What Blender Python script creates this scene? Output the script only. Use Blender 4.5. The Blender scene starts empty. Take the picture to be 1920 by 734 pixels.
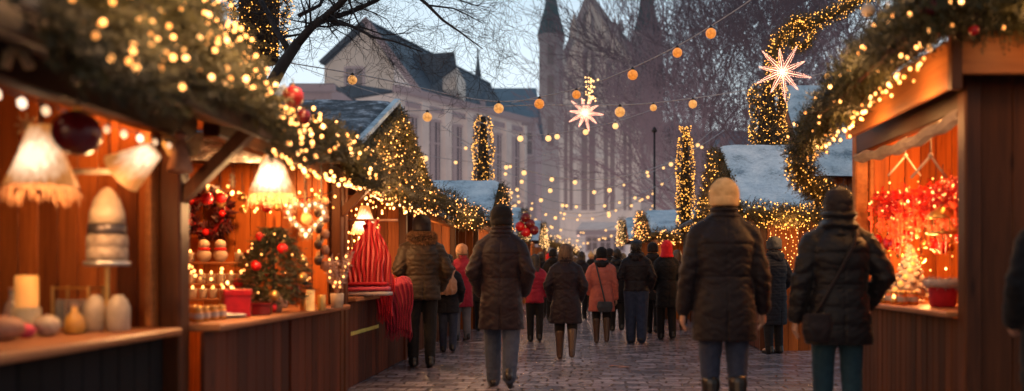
import bpy, math, random
import numpy as np
from mathutils import Vector, Matrix
random.seed(7)
RNG = np.random.default_rng(7)
SC = bpy.context.scene
COL = SC.collection
PI = math.pi

# ------------------------------------------------------------------ camera frame (photo is 1920 wide, 1600 px focal length)
FPX, VPX, VPY, CAMZ = 1600.0, 1090.0, 505.0, 1.2


def at(px, py, Y):
    return ((px - VPX) * Y / FPX, Y, CAMZ + (VPY - py) * Y / FPX)


# ------------------------------------------------------------------ materials
MATS = {}


def nodes_of(name):
    m = bpy.data.materials.new(name)
    m.use_nodes = True
    nt = m.node_tree
    b = nt.nodes['Principled BSDF']
    return m, nt, b


def N(nt, t, **kw):
    n = nt.nodes.new(t)
    for k, v in kw.items():
        if k in n.inputs:
            n.inputs[k].default_value = v
        else:
            setattr(n, k, v)
    return n


def ramp(nt, fac, stops):
    r = nt.nodes.new('ShaderNodeValToRGB')
    el = r.color_ramp.elements
    while len(el) < len(stops):
        el.new(0.5)
    for e, (p, c) in zip(el, stops):
        e.position = p
        e.color = (c[0], c[1], c[2], 1)
    nt.links.new(fac, r.inputs['Fac'])
    return r


def coords(nt, scale=(1, 1, 1), rot=(0, 0, 0)):
    tc = nt.nodes.new('ShaderNodeTexCoord')
    mp = nt.nodes.new('ShaderNodeMapping')
    mp.inputs['Scale'].default_value = scale
    mp.inputs['Rotation'].default_value = rot
    nt.links.new(tc.outputs['Object'], mp.inputs['Vector'])
    return mp.outputs['Vector']


def bump(nt, b, height, strength=0.4, dist=0.01):
    bp = nt.nodes.new('ShaderNodeBump')
    bp.inputs['Strength'].default_value = strength
    bp.inputs['Distance'].default_value = dist
    nt.links.new(height, bp.inputs['Height'])
    nt.links.new(bp.outputs['Normal'], b.inputs['Normal'])
    return bp


def mottled(name, c0, c1, scale=6, rough=0.7, detail=6, stretch=(1, 1, 1), bs=0.3, bd=0.006, haze=None, metallic=0, sheen=0, rough_var=0.0, bscale=None):
    """A two-tone noisy surface; haze=(colour, amount) adds the air light that lies over far things."""
    if name in MATS:
        return MATS[name]
    m, nt, b = nodes_of(name)
    v = coords(nt, stretch)
    n = N(nt, 'ShaderNodeTexNoise', Scale=scale, Detail=detail, Roughness=0.62)
    nt.links.new(v, n.inputs['Vector'])
    r = ramp(nt, n.outputs['Fac'], [(0.3, c0), (0.7, c1)])
    nt.links.new(r.outputs['Color'], b.inputs['Base Color'])
    b.inputs['Roughness'].default_value = rough
    b.inputs['Metallic'].default_value = metallic
    if sheen:
        b.inputs['Specular IOR Level'].default_value = 0.25
        b.inputs['Sheen Weight'].default_value = sheen
        b.inputs['Sheen Roughness'].default_value = 0.5
    if rough_var:
        mr = N(nt, 'ShaderNodeMapRange')
        mr.inputs['To Min'].default_value = rough - rough_var
        mr.inputs['To Max'].default_value = rough + rough_var
        nt.links.new(n.outputs['Fac'], mr.inputs['Value'])
        nt.links.new(mr.outputs['Result'], b.inputs['Roughness'])
    if bs:
        n2 = N(nt, 'ShaderNodeTexNoise', Scale=bscale or scale * 5, Detail=8, Roughness=0.65)
        nt.links.new(v, n2.inputs['Vector'])
        bump(nt, b, n2.outputs['Fac'], bs, bd)
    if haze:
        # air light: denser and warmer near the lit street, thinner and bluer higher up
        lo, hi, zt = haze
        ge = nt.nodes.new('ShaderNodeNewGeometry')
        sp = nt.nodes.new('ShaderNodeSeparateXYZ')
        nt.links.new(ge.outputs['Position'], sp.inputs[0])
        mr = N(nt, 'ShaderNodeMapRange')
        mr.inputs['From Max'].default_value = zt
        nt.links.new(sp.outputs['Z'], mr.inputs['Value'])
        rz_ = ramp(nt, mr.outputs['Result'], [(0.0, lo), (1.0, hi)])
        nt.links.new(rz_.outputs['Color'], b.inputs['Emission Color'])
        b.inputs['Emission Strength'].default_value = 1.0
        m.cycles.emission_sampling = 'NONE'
    MATS[name] = m
    return m


def wood(name, dark, light, axis='z', rough=0.45, scale=3.0):
    """Grain stretched along one axis, with long dark streaks."""
    if name in MATS:
        return MATS[name]
    m, nt, b = nodes_of(name)
    st = {'x': (0.6, 9, 9), 'y': (9, 0.6, 9), 'z': (9, 9, 0.6)}[axis]
    v = coords(nt, st)
    n = N(nt, 'ShaderNodeTexNoise', Scale=scale, Detail=10, Roughness=0.7, Distortion=0.7)
    nt.links.new(v, n.inputs['Vector'])
    v2 = coords(nt, tuple(s * 0.25 for s in st))
    n2 = N(nt, 'ShaderNodeTexNoise', Scale=scale, Detail=3)
    nt.links.new(v2, n2.inputs['Vector'])
    mx = N(nt, 'ShaderNodeMath', operation='ADD')
    nt.links.new(n.outputs['Fac'], mx.inputs[0])
    nt.links.new(n2.outputs['Fac'], mx.inputs[1])
    h = N(nt, 'ShaderNodeMath', operation='MULTIPLY')
    nt.links.new(mx.outputs[0], h.inputs[0])
    h.inputs[1].default_value = 0.5
    mid = tuple((a + c) / 2 for a, c in zip(dark, light))
    r = ramp(nt, h.outputs[0], [(0.3, dark), (0.5, mid), (0.7, light)])
    ge = nt.nodes.new('ShaderNodeNewGeometry')
    tone = ramp(nt, ge.outputs['Random Per Island'], [(0.0, (.55, .52, .5)), (0.5, (.95, .93, .92)), (1.0, (1.3, 1.25, 1.2))])
    ml = N(nt, 'ShaderNodeMix', data_type='RGBA', blend_type='MULTIPLY')
    ml.inputs[0].default_value = 1.0
    nt.links.new(r.outputs['Color'], ml.inputs[6])
    nt.links.new(tone.outputs['Color'], ml.inputs[7])
    kn = N(nt, 'ShaderNodeTexVoronoi', Scale=2.1)
    nt.links.new(coords(nt, {'x': (.5, 2, 2), 'y': (2, .5, 2), 'z': (2, 2, .5)}[axis]), kn.inputs['Vector'])
    kr = ramp(nt, kn.outputs['Distance'], [(0.03, (.35, .3, .28)), (0.10, (1, 1, 1))])
    ml2 = N(nt, 'ShaderNodeMix', data_type='RGBA', blend_type='MULTIPLY')
    ml2.inputs[0].default_value = 1.0
    nt.links.new(ml.outputs[2], ml2.inputs[6])
    nt.links.new(kr.outputs['Color'], ml2.inputs[7])
    nt.links.new(ml2.outputs[2], b.inputs['Base Color'])
    b.inputs['Roughness'].default_value = rough
    b.inputs['Specular IOR Level'].default_value = 0.22
    bump(nt, b, n.outputs['Fac'], 0.35, 0.004)
    MATS[name] = m
    return m


def glow(name, col, strength, vary=0.0, scale=8.0, sample=False):
    if name in MATS:
        return MATS[name]
    m, nt, b = nodes_of(name)
    b.inputs['Base Color'].default_value = (*[min(0.8, c) for c in col], 1)
    b.inputs['Roughness'].default_value = 0.4
    b.inputs['Emission Color'].default_value = (*col, 1)
    b.inputs['Emission Strength'].default_value = strength
    if vary:
        n = N(nt, 'ShaderNodeTexNoise', Scale=scale, Detail=4)
        nt.links.new(coords(nt), n.inputs['Vector'])
        mr = N(nt, 'ShaderNodeMapRange')
        mr.inputs['From Min'].default_value = 0.3
        mr.inputs['From Max'].default_value = 0.7
        mr.inputs['To Min'].default_value = strength * (1 - vary)
        mr.inputs['To Max'].default_value = strength * (1 + vary)
        nt.links.new(n.outputs['Fac'], mr.inputs['Value'])
        nt.links.new(mr.outputs['Result'], b.inputs['Emission Strength'])
    if not sample:
        m.cycles.emission_sampling = 'NONE'
    MATS[name] = m
    return m


def plain(name, col, rough=0.5, metallic=0.0, transmission=0.0):
    if name in MATS:
        return MATS[name]
    m, nt, b = nodes_of(name)
    n = N(nt, 'ShaderNodeTexNoise', Scale=14.0, Detail=5)
    nt.links.new(coords(nt), n.inputs['Vector'])
    r = ramp(nt, n.outputs['Fac'], [(0.3, tuple(c * 0.78 for c in col)), (0.7, tuple(min(1, c * 1.15) for c in col))])
    nt.links.new(r.outputs['Color'], b.inputs['Base Color'])
    b.inputs['Roughness'].default_value = rough
    b.inputs['Metallic'].default_value = metallic
    b.inputs['Transmission Weight'].default_value = transmission
    MATS[name] = m
    return m


# ------------------------------------------------------------------ object helpers
def link(name, me, mat=None, parent=None, smooth=False):
    o = bpy.data.objects.new(name, me)
    COL.objects.link(o)
    if mat is not None and len(me.materials) == 0:
        me.materials.append(mat)
    if parent is not None:
        o.parent = parent
    if smooth and len(me.polygons):
        me.polygons.foreach_set('use_smooth', np.ones(len(me.polygons), dtype=bool))
    return o


def thing(name, label, cat, loc=(0, 0, 0), rz=0.0, group=None):
    o = bpy.data.objects.new(name, None)
    o.empty_display_size = 0.1
    COL.objects.link(o)
    o.location = loc
    o.rotation_euler = (0, 0, rz)
    return tag(o, label, cat, group)


def tag(o, label, cat, group=None):
    o['label'] = label
    o['category'] = cat
    if group:
        o['group'] = group
    return o


def struct(o):
    o['kind'] = 'structure'
    return o


def np_mesh(name, verts, faces):
    """verts (n,3); faces: list of tuples or an int array (m,k)."""
    me = bpy.data.meshes.new(name)
    if isinstance(faces, np.ndarray):
        m, k = faces.shape
        me.vertices.add(len(verts))
        me.vertices.foreach_set('co', np.asarray(verts, dtype=np.float32).ravel())
        me.loops.add(m * k)
        me.loops.foreach_set('vertex_index', faces.astype(np.int32).ravel())
        me.polygons.add(m)
        me.polygons.foreach_set('loop_start', np.arange(0, m * k, k, dtype=np.int32))
        me.polygons.foreach_set('loop_total', np.full(m, k, dtype=np.int32))
        me.update(calc_edges=True)
        me.validate()
    else:
        me.from_pydata([tuple(v) for v in verts], [], faces)
        me.update()
    return me


class MB:
    """Collects boxes, slabs, tubes and lathes into one mesh."""

    def __init__(self):
        self.v, self.f = [], []

    def add(self, vs, fs):
        o = len(self.v)
        self.v.extend([tuple(map(float, p)) for p in vs])
        self.f.extend([tuple(i + o for i in f) for f in fs])
        return self

    def hexa(self, b, t):
        return self.add(list(b) + list(t), [(3, 2, 1, 0), (4, 5, 6, 7), (0, 1, 5, 4), (1, 2, 6, 5), (2, 3, 7, 6), (3, 0, 4, 7)])

    def box(self, x0, x1, y0, y1, z0, z1):
        b = [(x0, y0, z0), (x1, y0, z0), (x1, y1, z0), (x0, y1, z0)]
        t = [(x, y, z1) for x, y, _ in b]
        return self.hexa(b, t)

    def cbox(self, x0, x1, y0, y1, z0, z1, c=0.008):
        """A box with chamfered edges."""
        xs, ys, zs = (x0, x1), (y0, y1), (z0, z1)
        vs, idx = [], {}
        for i in (0, 1):
            for j in (0, 1):
                for k in (0, 1):
                    sx, sy, sz = (1, -1)[i], (1, -1)[j], (1, -1)[k]
                    idx[i, j, k] = len(vs)
                    p = (xs[i], ys[j], zs[k])
                    vs += [(p[0], p[1] + sy * c, p[2] + sz * c), (p[0] + sx * c, p[1], p[2] + sz * c), (p[0] + sx * c, p[1] + sy * c, p[2])]
        f = []
        g = lambda i, j, k, a: idx[i, j, k] + a
        for i in (0, 1):
            q = [g(i, 0, 0, 0), g(i, 0, 1, 0), g(i, 1, 1, 0), g(i, 1, 0, 0)]
            f.append(q if i == 0 else q[::-1])
            q = [g(0, i, 0, 1), g(1, i, 0, 1), g(1, i, 1, 1), g(0, i, 1, 1)]
            f.append(q if i == 0 else q[::-1])
            q = [g(0, 0, i, 2), g(0, 1, i, 2), g(1, 1, i, 2), g(1, 0, i, 2)]
            f.append(q if i == 0 else q[::-1])
        for i in (0, 1):
            for j in (0, 1):
                f.append([g(i, j, 0, 0), g(i, j, 1, 0), g(i, j, 1, 1), g(i, j, 0, 1)])
                f.append([g(i, 0, j, 0), g(i, 1, j, 0), g(i, 1, j, 2), g(i, 0, j, 2)])
                f.append([g(0, i, j, 1), g(1, i, j, 1), g(1, i, j, 2), g(0, i, j, 2)])
                for k in (0, 1):
                    f.append([g(i, j, k, 0), g(i, j, k, 1), g(i, j, k, 2)])
        return self.add(vs, f)

    def slab(self, p, thick):
        """Quad p (4 points, counter-clockwise from outside) thickened inward along its normal."""
        a = [Vector(q) for q in p]
        n = (a[1] - a[0]).cross(a[3] - a[0]).normalized()
        return self.hexa([q - n * thick for q in a], a)

    def beam(self, p0, p1, w, h):
        p0, p1 = Vector(p0), Vector(p1)
        d = (p1 - p0).normalized()
        u = d.cross(Vector((0, 0, 1)))
        if u.length < 1e-3:
            u = Vector((1, 0, 0))
        u.normalize()
        v = u.cross(d).normalized()
        c = [(-1, -1), (1, -1), (1, 1), (-1, 1)]
        return self.hexa([p0 + u * (a * w / 2) + v * (b * h / 2) for a, b in c], [p1 + u * (a * w / 2) + v * (b * h / 2) for a, b in c])

    def tube(self, pts, rad, n=6, closed=False):
        pts = [Vector(p) for p in pts]
        m = len(pts)
        rad = [rad] * m if isinstance(rad, (int, float)) else list(rad)
        vs, ref = [], None
        for i, p in enumerate(pts):
            d = (pts[(i + 1) % m] - pts[i - 1]) if closed else (pts[min(i + 1, m - 1)] - pts[max(i - 1, 0)])
            d.normalize()
            if ref is None:
                ref = Vector((0, 0, 1)) if abs(d.z) < 0.9 else Vector((1, 0, 0))
            u = (ref - d * ref.dot(d))
            u = u.normalized() if u.length > 1e-5 else d.orthogonal().normalized()
            ref = u
            w = d.cross(u)
            vs += [p + (u * math.cos(2 * PI * k / n) + w * math.sin(2 * PI * k / n)) * rad[i] for k in range(n)]
        fs = []
        for i in range(m if closed else m - 1):
            j = (i + 1) % m
            fs += [(i * n + k, i * n + (k + 1) % n, j * n + (k + 1) % n, j * n + k) for k in range(n)]
        if not closed:
            fs += [tuple(range(n))[::-1], tuple((m - 1) * n + k for k in range(n))]
        return self.add(vs, fs)

    def lathe(self, prof, c=(0, 0, 0), n=16, a0=0.0, close=True):
        """prof = [(r, z)...] about a vertical axis at c."""
        vs, fs = [], []
        for r, z in prof:
            vs += [(c[0] + r * math.cos(a0 + 2 * PI * k / n), c[1] + r * math.sin(a0 + 2 * PI * k / n), c[2] + z) for k in range(n)]
        for i in range(len(prof) - 1):
            fs += [(i * n + k, i * n + (k + 1) % n, (i + 1) * n + (k + 1) % n, (i + 1) * n + k) for k in range(n)]
        if close:
            fs += [tuple(range(n))[::-1], tuple((len(prof) - 1) * n + k for k in range(n))]
        return self.add(vs, fs)

    def ball(self, c, r, n=10, m=6, sq=(1, 1, 1)):
        prof = []
        vs = []
        for i in range(1, m):
            t = PI * i / m
            vs += [(c[0] + sq[0] * r * math.sin(t) * math.cos(2 * PI * k / n), c[1] + sq[1] * r * math.sin(t) * math.sin(2 * PI * k / n), c[2] + sq[2] * r * math.cos(t)) for k in range(n)]
        top, bot = len(vs), len(vs) + 1
        vs += [(c[0], c[1], c[2] + r * sq[2]), (c[0], c[1], c[2] - r * sq[2])]
        fs = [(top, k, (k + 1) % n) for k in range(n)]
        for i in range(m - 2):
            fs += [(i * n + k, (i + 1) * n + k, (i + 1) * n + (k + 1) % n, i * n + (k + 1) % n) for k in range(n)]
        b = (m - 2) * n
        fs += [(bot, b + (k + 1) % n, b + k) for k in range(n)]
        return self.add(vs, fs)

    def prism(self, poly, axis, a, b):
        """A 2-D polygon (counter-clockwise) extruded along axis from a to b. axis x: poly=(y,z); y: (x,z); z: (x,y)."""
        f = {'x': lambda p, t: (t, p[0], p[1]), 'y': lambda p, t: (p[0], t, p[1]), 'z': lambda p, t: (p[0], p[1], t)}[axis]
        n = len(poly)
        vs = [f(p, a) for p in poly] + [f(p, b) for p in poly]
        fs = [tuple(range(n))[::-1], tuple(range(n, 2 * n))] + [(i, (i + 1) % n, (i + 1) % n + n, i + n) for i in range(n)]
        return self.add(vs, fs)

    def planks(self, axis, a0, a1, fixed, thick, z0, z1, w=0.12, horiz=False, gap=0.005):
        """A boarded wall: boards side by side along 'x' or 'y', its face at fixed .. fixed+thick."""
        t0, t1 = min(fixed, fixed + thick), max(fixed, fixed + thick)
        if horiz:
            n = max(1, round((z1 - z0) / w))
            for i in range(n):
                j = random.uniform(0, 0.003)
                za, zb = z0 + (z1 - z0) * i / n + gap / 2, z0 + (z1 - z0) * (i + 1) / n - gap / 2
                (self.cbox(a0, a1, t0 + j, t1 + j, za, zb, 0.003) if axis == 'x' else self.cbox(t0 + j, t1 + j, a0, a1, za, zb, 0.003))
            return self
        n = max(1, round((a1 - a0) / w))
        for i in range(n):
            j = random.uniform(0, 0.004)
            u0, u1 = a0 + (a1 - a0) * i / n + gap / 2, a0 + (a1 - a0) * (i + 1) / n - gap / 2
            (self.cbox(u0, u1, t0 + j, t1 + j, z0, z1, 0.004) if axis == 'x' else self.cbox(t0 + j, t1 + j, u0, u1, z0, z1, 0.004))
        return self

    def build(self, name, mat, parent=None, smooth=False, off=None):
        vs = self.v if off is None else [(x - off[0], y - off[1], z - off[2]) for x, y, z in self.v]
        me = bpy.data.meshes.new(name)
        me.from_pydata(vs, [], self.f)
        me.update()
        o = link(name, me, mat, parent, smooth)
        if off is not None and parent is None:
            o.location = off
        return o


def wpart(name, mb, mat, root, smooth=False):
    """Part given in world coordinates under an unrotated root."""
    return mb.build(name, mat, root, smooth, off=root.location if root.parent is None else root.parent.location)


# ------------------------------------------------------------------ foliage and bulbs
def rand_dirs(n, bias=None, k=0.0):
    d = RNG.normal(size=(n, 3))
    d /= np.linalg.norm(d, axis=1)[:, None]
    if bias is not None:
        d = d + np.asarray(bias) * k
        d /= np.linalg.norm(d, axis=1)[:, None]
    return d


def sprig_mesh(name, pts, dirs, length=0.12, needle=0.035, width=0.005, per=16):
    """Fir sprigs: a twig at each point along its direction with needles fanned round it, all triangles."""
    n = len(pts)
    d = dirs
    ref = np.where(np.abs(d[:, 2:3]) < 0.9, np.array([[0, 0, 1.0]]), np.array([[1.0, 0, 0]]))
    u = np.cross(d, ref)
    u /= np.linalg.norm(u, axis=1)[:, None]
    w = np.cross(d, u)
    L = length * RNG.uniform(0.6, 1.25, (n, 1))
    tris = []
    for k in range(per):
        t = (k + 0.5) / per
        a = 2.4 * k + RNG.uniform(0, 0.8, (n, 1))
        out = np.cos(a) * u + np.sin(a) * w
        base = pts + d * L * t
        nl = needle * (1.0 - 0.35 * t) * RNG.uniform(0.75, 1.2, (n, 1))
        tip = base + (out * 0.8 + d * 0.6) * nl
        side = np.cross(out, d) * width
        tris.append(np.stack([base - side, base + side, tip], 1))
    tw = np.stack([pts - u * 0.003, pts + u * 0.003, pts + d * L], 1)
    tris.append(tw)
    V = np.concatenate(tris, 0).reshape(-1, 3)
    F = np.arange(len(V)).reshape(-1, 3)
    return np_mesh(name, V, F)


def leaf_mesh(name, pts, dirs, size=0.06, jitter=0.4, aspect=0.55):
    n = len(pts)
    d = dirs
    r = rand_dirs(n)
    u = np.cross(d, r)
    u /= np.linalg.norm(u, axis=1)[:, None] + 1e-9
    s = size * RNG.uniform(1 - jitter, 1 + jitter, (n, 1))
    a, b = pts, pts + d * s
    m = pts + d * s * 0.45
    V = np.stack([a, m + u * s * aspect / 2, b, m - u * s * aspect / 2], 1).reshape(-1, 3)
    F = np.arange(len(V)).reshape(-1, 4)
    return np_mesh(name, V, F)


def ico(r, sub=1):
    import bmesh
    bm = bmesh.new()
    bmesh.ops.create_icosphere(bm, subdivisions=sub, radius=r)
    vs = np.array([v.co[:] for v in bm.verts])
    fs = np.array([[v.index for v in f.verts] for f in bm.faces])
    bm.free()
    return vs, fs


def many_balls(name, pts, r, sub=1, jitter=0.25):
    vs, fs = ico(1.0, sub)
    n, k = len(pts), len(vs)
    rr = r * RNG.uniform(1 - jitter, 1 + jitter, (n, 1, 1))
    V = (np.asarray(pts)[:, None, :] + vs[None] * rr).reshape(-1, 3)
    F = (fs[None] + (np.arange(n) * k)[:, None, None]).reshape(-1, fs.shape[1])
    return np_mesh(name, V, F)


BULB = {}


def bulb_mesh(r, mat, sub=2):
    key = (round(r, 4), mat.name, sub)
    if key not in BULB:
        vs, fs = ico(r, sub)
        vs = vs * np.array([1, 1, 1.25])
        me = np_mesh('bulb', vs, fs)
        me.materials.append(mat)
        me.polygons.foreach_set('use_smooth', np.ones(len(me.polygons), dtype=bool))
        BULB[key] = me
    return BULB[key]


DIM = {}


def dimmer(mat, f):
    """The same bulb burning weaker or stronger."""
    key = (mat.name, f)
    if key not in DIM:
        m = mat.copy()
        b = m.node_tree.nodes['Principled BSDF']
        b.inputs['Emission Strength'].default_value *= f
        c = b.inputs['Emission Color'].default_value
        b.inputs['Emission Color'].default_value = (c[0], c[1] * (.86 if f < 1 else 1.12), c[2] * (.7 if f < 1 else 1.4), 1)
        m.cycles.emission_sampling = 'NONE'
        DIM[key] = m
    return DIM[key]


def put_bulbs(root, pts, r, mat, limit=100, name='bulb', sub=1):
    """Individual bulbs as parts up to the limit (nearest first), the rest as one mass."""
    pts = sorted(pts, key=lambda p: p[1])
    L = root.location
    kinds = [(r, mat), (r, mat), (r * .85, dimmer(mat, .38)), (r * .95, dimmer(mat, .6)), (r * 1.15, dimmer(mat, 1.25))]
    for p in pts[:limit]:
        rr, mm = random.choice(kinds)
        o = link(name, bulb_mesh(rr, mm, sub), None, root)
        o.location = (p[0] - L[0], p[1] - L[1], p[2] - L[2])
    rest = pts[limit:]
    if rest:
        o = link('fairy_light', many_balls('fairy_light', np.array(rest) - np.array(L), r * 0.9, 1), mat, root)
        o['kind'] = 'stuff'


def mass_bulbs(root, pts, r, mat, name='fairy_light', sub=1, jitter=0.3):
    L = np.array(root.location)
    o = link(name, many_balls(name, np.array(pts) - L, r, sub, jitter), mat, root)
    o['kind'] = 'stuff'
    return o


LIGHTS = []


def point_light(loc, watts, col=(1.0, 0.52, 0.2), r=0.05, name='point_light'):
    d = bpy.data.lights.new(name, 'POINT')
    d.energy = watts
    d.color = col
    d.shadow_soft_size = r
    o = bpy.data.objects.new(name, d)
    COL.objects.link(o)
    o.location = loc
    LIGHTS.append(o)
    return o


# ------------------------------------------------------------------ organic shapes (people, soft goods)
def p_cone(p0, p1, r0, r1, n=12, sq=(1, 1)):
    """Closed round-ended tapered limb."""
    p0, p1 = np.array(p0, float), np.array(p1, float)
    d = p1 - p0
    L = np.linalg.norm(d)
    d = d / (L + 1e-9)
    ref = np.array([0, 1, 0]) if abs(d[1]) < 0.9 else np.array([1, 0, 0])
    u = np.cross(d, ref)
    u /= np.linalg.norm(u)
    w = np.cross(d, u)
    rings = []
    for a in (80, 50, 22):
        t = math.radians(a)
        rings.append((p0 - d * r0 * math.sin(t), r0 * math.cos(t)))
    rings += [(p0, r0), (p0 * 0.5 + p1 * 0.5, (r0 + r1) / 2), (p1, r1)]
    for a in (22, 50, 80):
        t = math.radians(a)
        rings.append((p1 + d * r1 * math.sin(t), r1 * math.cos(t)))
    vs, fs = [], []
    for c, r in rings:
        for k in range(n):
            a = 2 * PI * k / n
            vs.append(c + (u * math.cos(a) * sq[0] + w * math.sin(a) * sq[1]) * r)
    m = len(rings)
    for i in range(m - 1):
        fs += [(i * n + k, i * n + (k + 1) % n, (i + 1) * n + (k + 1) % n, (i + 1) * n + k) for k in range(n)]
    fs += [tuple(range(n))[::-1], tuple((m - 1) * n + k for k in range(n))]
    return vs, fs


def p_ell(c, r, n=16, m=10):
    b = MB().ball((0, 0, 0), 1.0, n, m)
    return [(c[0] + v[0] * r[0], c[1] + v[1] * r[1], c[2] + v[2] * r[2]) for v in b.v], b.f


def p_loft(secs, n=28, e=2.3):
    """secs = [(cx, cy, z, rx, ry)]; closed solid of super-ellipse slices."""
    vs, fs = [], []
    for cx, cy, z, rx, ry in secs:
        for k in range(n):
            a = 2 * PI * k / n
            c, s = math.cos(a), math.sin(a)
            vs.append((cx + rx * math.copysign(abs(c) ** (2 / e), c), cy + ry * math.copysign(abs(s) ** (2 / e), s), z))
    m = len(secs)
    for i in range(m - 1):
        fs += [(i * n + k, i * n + (k + 1) % n, (i + 1) * n + (k + 1) % n, (i + 1) * n + k) for k in range(n)]
    fs += [tuple(range(n))[::-1], tuple((m - 1) * n + k for k in range(n))]
    return vs, fs


def fuse(prims, voxel, smooth=6, fac=0.5):
    """Union of overlapping closed solids as one continuous surface (numpy verts, quads) ."""
    mb = MB()
    for vs, fs in prims:
        mb.add(vs, fs)
    me = bpy.data.meshes.new('tmp')
    me.from_pydata(mb.v, [], mb.f)
    o = bpy.data.objects.new('tmp', me)
    COL.objects.link(o)
    r = o.modifiers.new('r', 'REMESH')
    r.mode = 'VOXEL'
    r.voxel_size = voxel
    if smooth:
        s = o.modifiers.new('s', 'SMOOTH')
        s.factor = fac
        s.iterations = smooth
    dg = bpy.context.evaluated_depsgraph_get()
    ev = o.evaluated_get(dg)
    out = bpy.data.meshes.new_from_object(ev)
    bpy.data.objects.remove(o)
    bpy.data.meshes.remove(me)
    return out


WAVES = [(RNG.normal(size=3), RNG.uniform(0, 6.28)) for _ in range(14)]


def wobble(P, freq, seed=0, stretch=(1, 1, 1)):
    """Cheap smooth noise in about -1..1."""
    Q = P * np.array(stretch) * freq
    w = np.stack([np.sin(Q[:, 1] * 1.3 + seed), np.sin(Q[:, 2] * 1.1 + 2 * seed), np.sin(Q[:, 0] * 1.7 + 3 * seed)], 1)
    Q = Q + 0.8 * w
    s = 0
    for k, (d, ph) in enumerate(WAVES):
        f = 0.7 + 0.16 * k
        s = s + np.sin((Q @ d) * f + ph + seed * (k + 1.7)) / (1 + 0.15 * k)
    return s / 4.2


def displace(me, fn):
    n = len(me.vertices)
    P = np.empty(n * 3, dtype=np.float32)
    me.vertices.foreach_get('co', P)
    P = P.reshape(-1, 3)
    Nn = np.empty(n * 3, dtype=np.float32)
    me.vertices.foreach_get('normal', Nn)
    Nn = Nn.reshape(-1, 3)
    P = P + Nn * fn(P, Nn)[:, None]
    me.vertices.foreach_set('co', P.astype(np.float32).ravel())
    me.update()
    return me
# ------------------------------------------------------------------ people
SKIN = mottled('skin', (0.38, 0.2, 0.13), (0.5, 0.28, 0.19), 12, 0.5, bs=0.15)


def cloth(name, c0, c1, rough=0.85, scale=9, sheen=0.06, bs=0.25, stretch=(1, 1, 1)):
    return mottled('cloth_' + name, c0, c1, scale, rough, bs=bs, bd=0.004, sheen=sheen, stretch=stretch, bscale=90)


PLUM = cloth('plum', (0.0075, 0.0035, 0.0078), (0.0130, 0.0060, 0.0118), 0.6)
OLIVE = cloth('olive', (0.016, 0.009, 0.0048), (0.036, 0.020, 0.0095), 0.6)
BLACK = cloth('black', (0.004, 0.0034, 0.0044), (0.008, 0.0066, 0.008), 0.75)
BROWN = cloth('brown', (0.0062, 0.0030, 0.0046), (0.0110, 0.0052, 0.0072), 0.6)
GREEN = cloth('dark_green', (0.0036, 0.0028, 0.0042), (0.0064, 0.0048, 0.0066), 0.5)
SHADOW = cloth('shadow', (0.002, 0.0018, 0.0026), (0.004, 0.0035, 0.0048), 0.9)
CORAL = cloth('coral', (0.36, 0.085, 0.06), (0.50, 0.135, 0.095), 0.75)
CRIMSON = cloth('crimson', (0.21, 0.008, 0.025), (0.32, 0.014, 0.04), 0.7)
NAVY = cloth('navy', (0.006, 0.006, 0.010), (0.011, 0.011, 0.017), 0.8)
DENIM = cloth('denim', (0.018, 0.025, 0.05), (0.034, 0.045, 0.082), 0.85, 16)
GREYDENIM = cloth('grey_denim', (0.030, 0.042, 0.075), (0.054, 0.07, 0.115), 0.85, 16)
TEAL = cloth('teal_denim', (0.007, 0.026, 0.042), (0.013, 0.042, 0.062), 0.85, 16)
GREYTROUSER = cloth('grey_trouser', (0.12, 0.11, 0.12), (0.2, 0.18, 0.19), 0.85)
MUSTARD = cloth('mustard', (0.58, 0.34, 0.14), (0.80, 0.52, 0.25), 0.9, 22)
TAN = cloth('tan', (0.3, 0.15, 0.09), (0.46, 0.25, 0.16), 0.9, 20)
RED = cloth('red', (0.5, 0.010, 0.018), (0.7, 0.018, 0.03), 0.85, 20)
BLUE = cloth('blue', (0.02, 0.035, 0.06), (0.035, 0.055, 0.09), 0.85)
GREY = cloth('grey', (0.03, 0.03, 0.034), (0.06, 0.06, 0.064), 0.8)
WHITE = cloth('off_white', (0.5, 0.47, 0.43), (0.68, 0.64, 0.58), 0.9)
HAIRM = mottled('brown_hair', (0.06, 0.032, 0.018), (0.17, 0.095, 0.052), 40, 0.5, stretch=(1, 1, 0.1), bs=0.5, bscale=160)
DHAIR = mottled('dark_hair', (0.012, 0.008, 0.006), (0.035, 0.022, 0.016), 40, 0.5, stretch=(1, 1, 0.1), bs=0.5, bscale=160)
FURM = mottled('brown_fur', (0.08, 0.036, 0.016), (0.26, 0.13, 0.06), 30, 0.9, bs=0.5)
SHOEM = plain('black_leather', (0.012, 0.010, 0.010), 0.35)
BOOTM = plain('brown_leather', (0.06, 0.03, 0.018), 0.4)
EYEM = plain('eye_white', (0.7, 0.68, 0.65), 0.2)

PEOPLE = {}


def scaled(me, H):
    me.transform(Matrix.Scale(H, 4))
    return me


def part_mesh(name, me, mat, parent, H, smooth=True):
    o = link(name, scaled(me, H), mat, parent, smooth)
    return o


def coat_sections(hem, w, puff, flare=1.0, d=1.0):
    s = [(hem, .118 * flare, .080), (hem + .004, .121 * flare, .083), (.46, .116 * (1 + (flare - 1) * .6), .086), (.53, .110, .083), (.60, .104, .077), (.66, .108, .080),
         (.715, .114, .084), (.75, .113, .082), (.778, .102, .074), (.80, .086, .064), (.82, .068, .056), (.838, .055, .050), (.855, .046, .046)]
    s = [t for t in s if t[0] >= hem]
    s[0] = (hem, s[0][1], s[0][2])
    return [(0, -.004, z, rx * w, ry * puff * d) for z, rx, ry in s]


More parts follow.
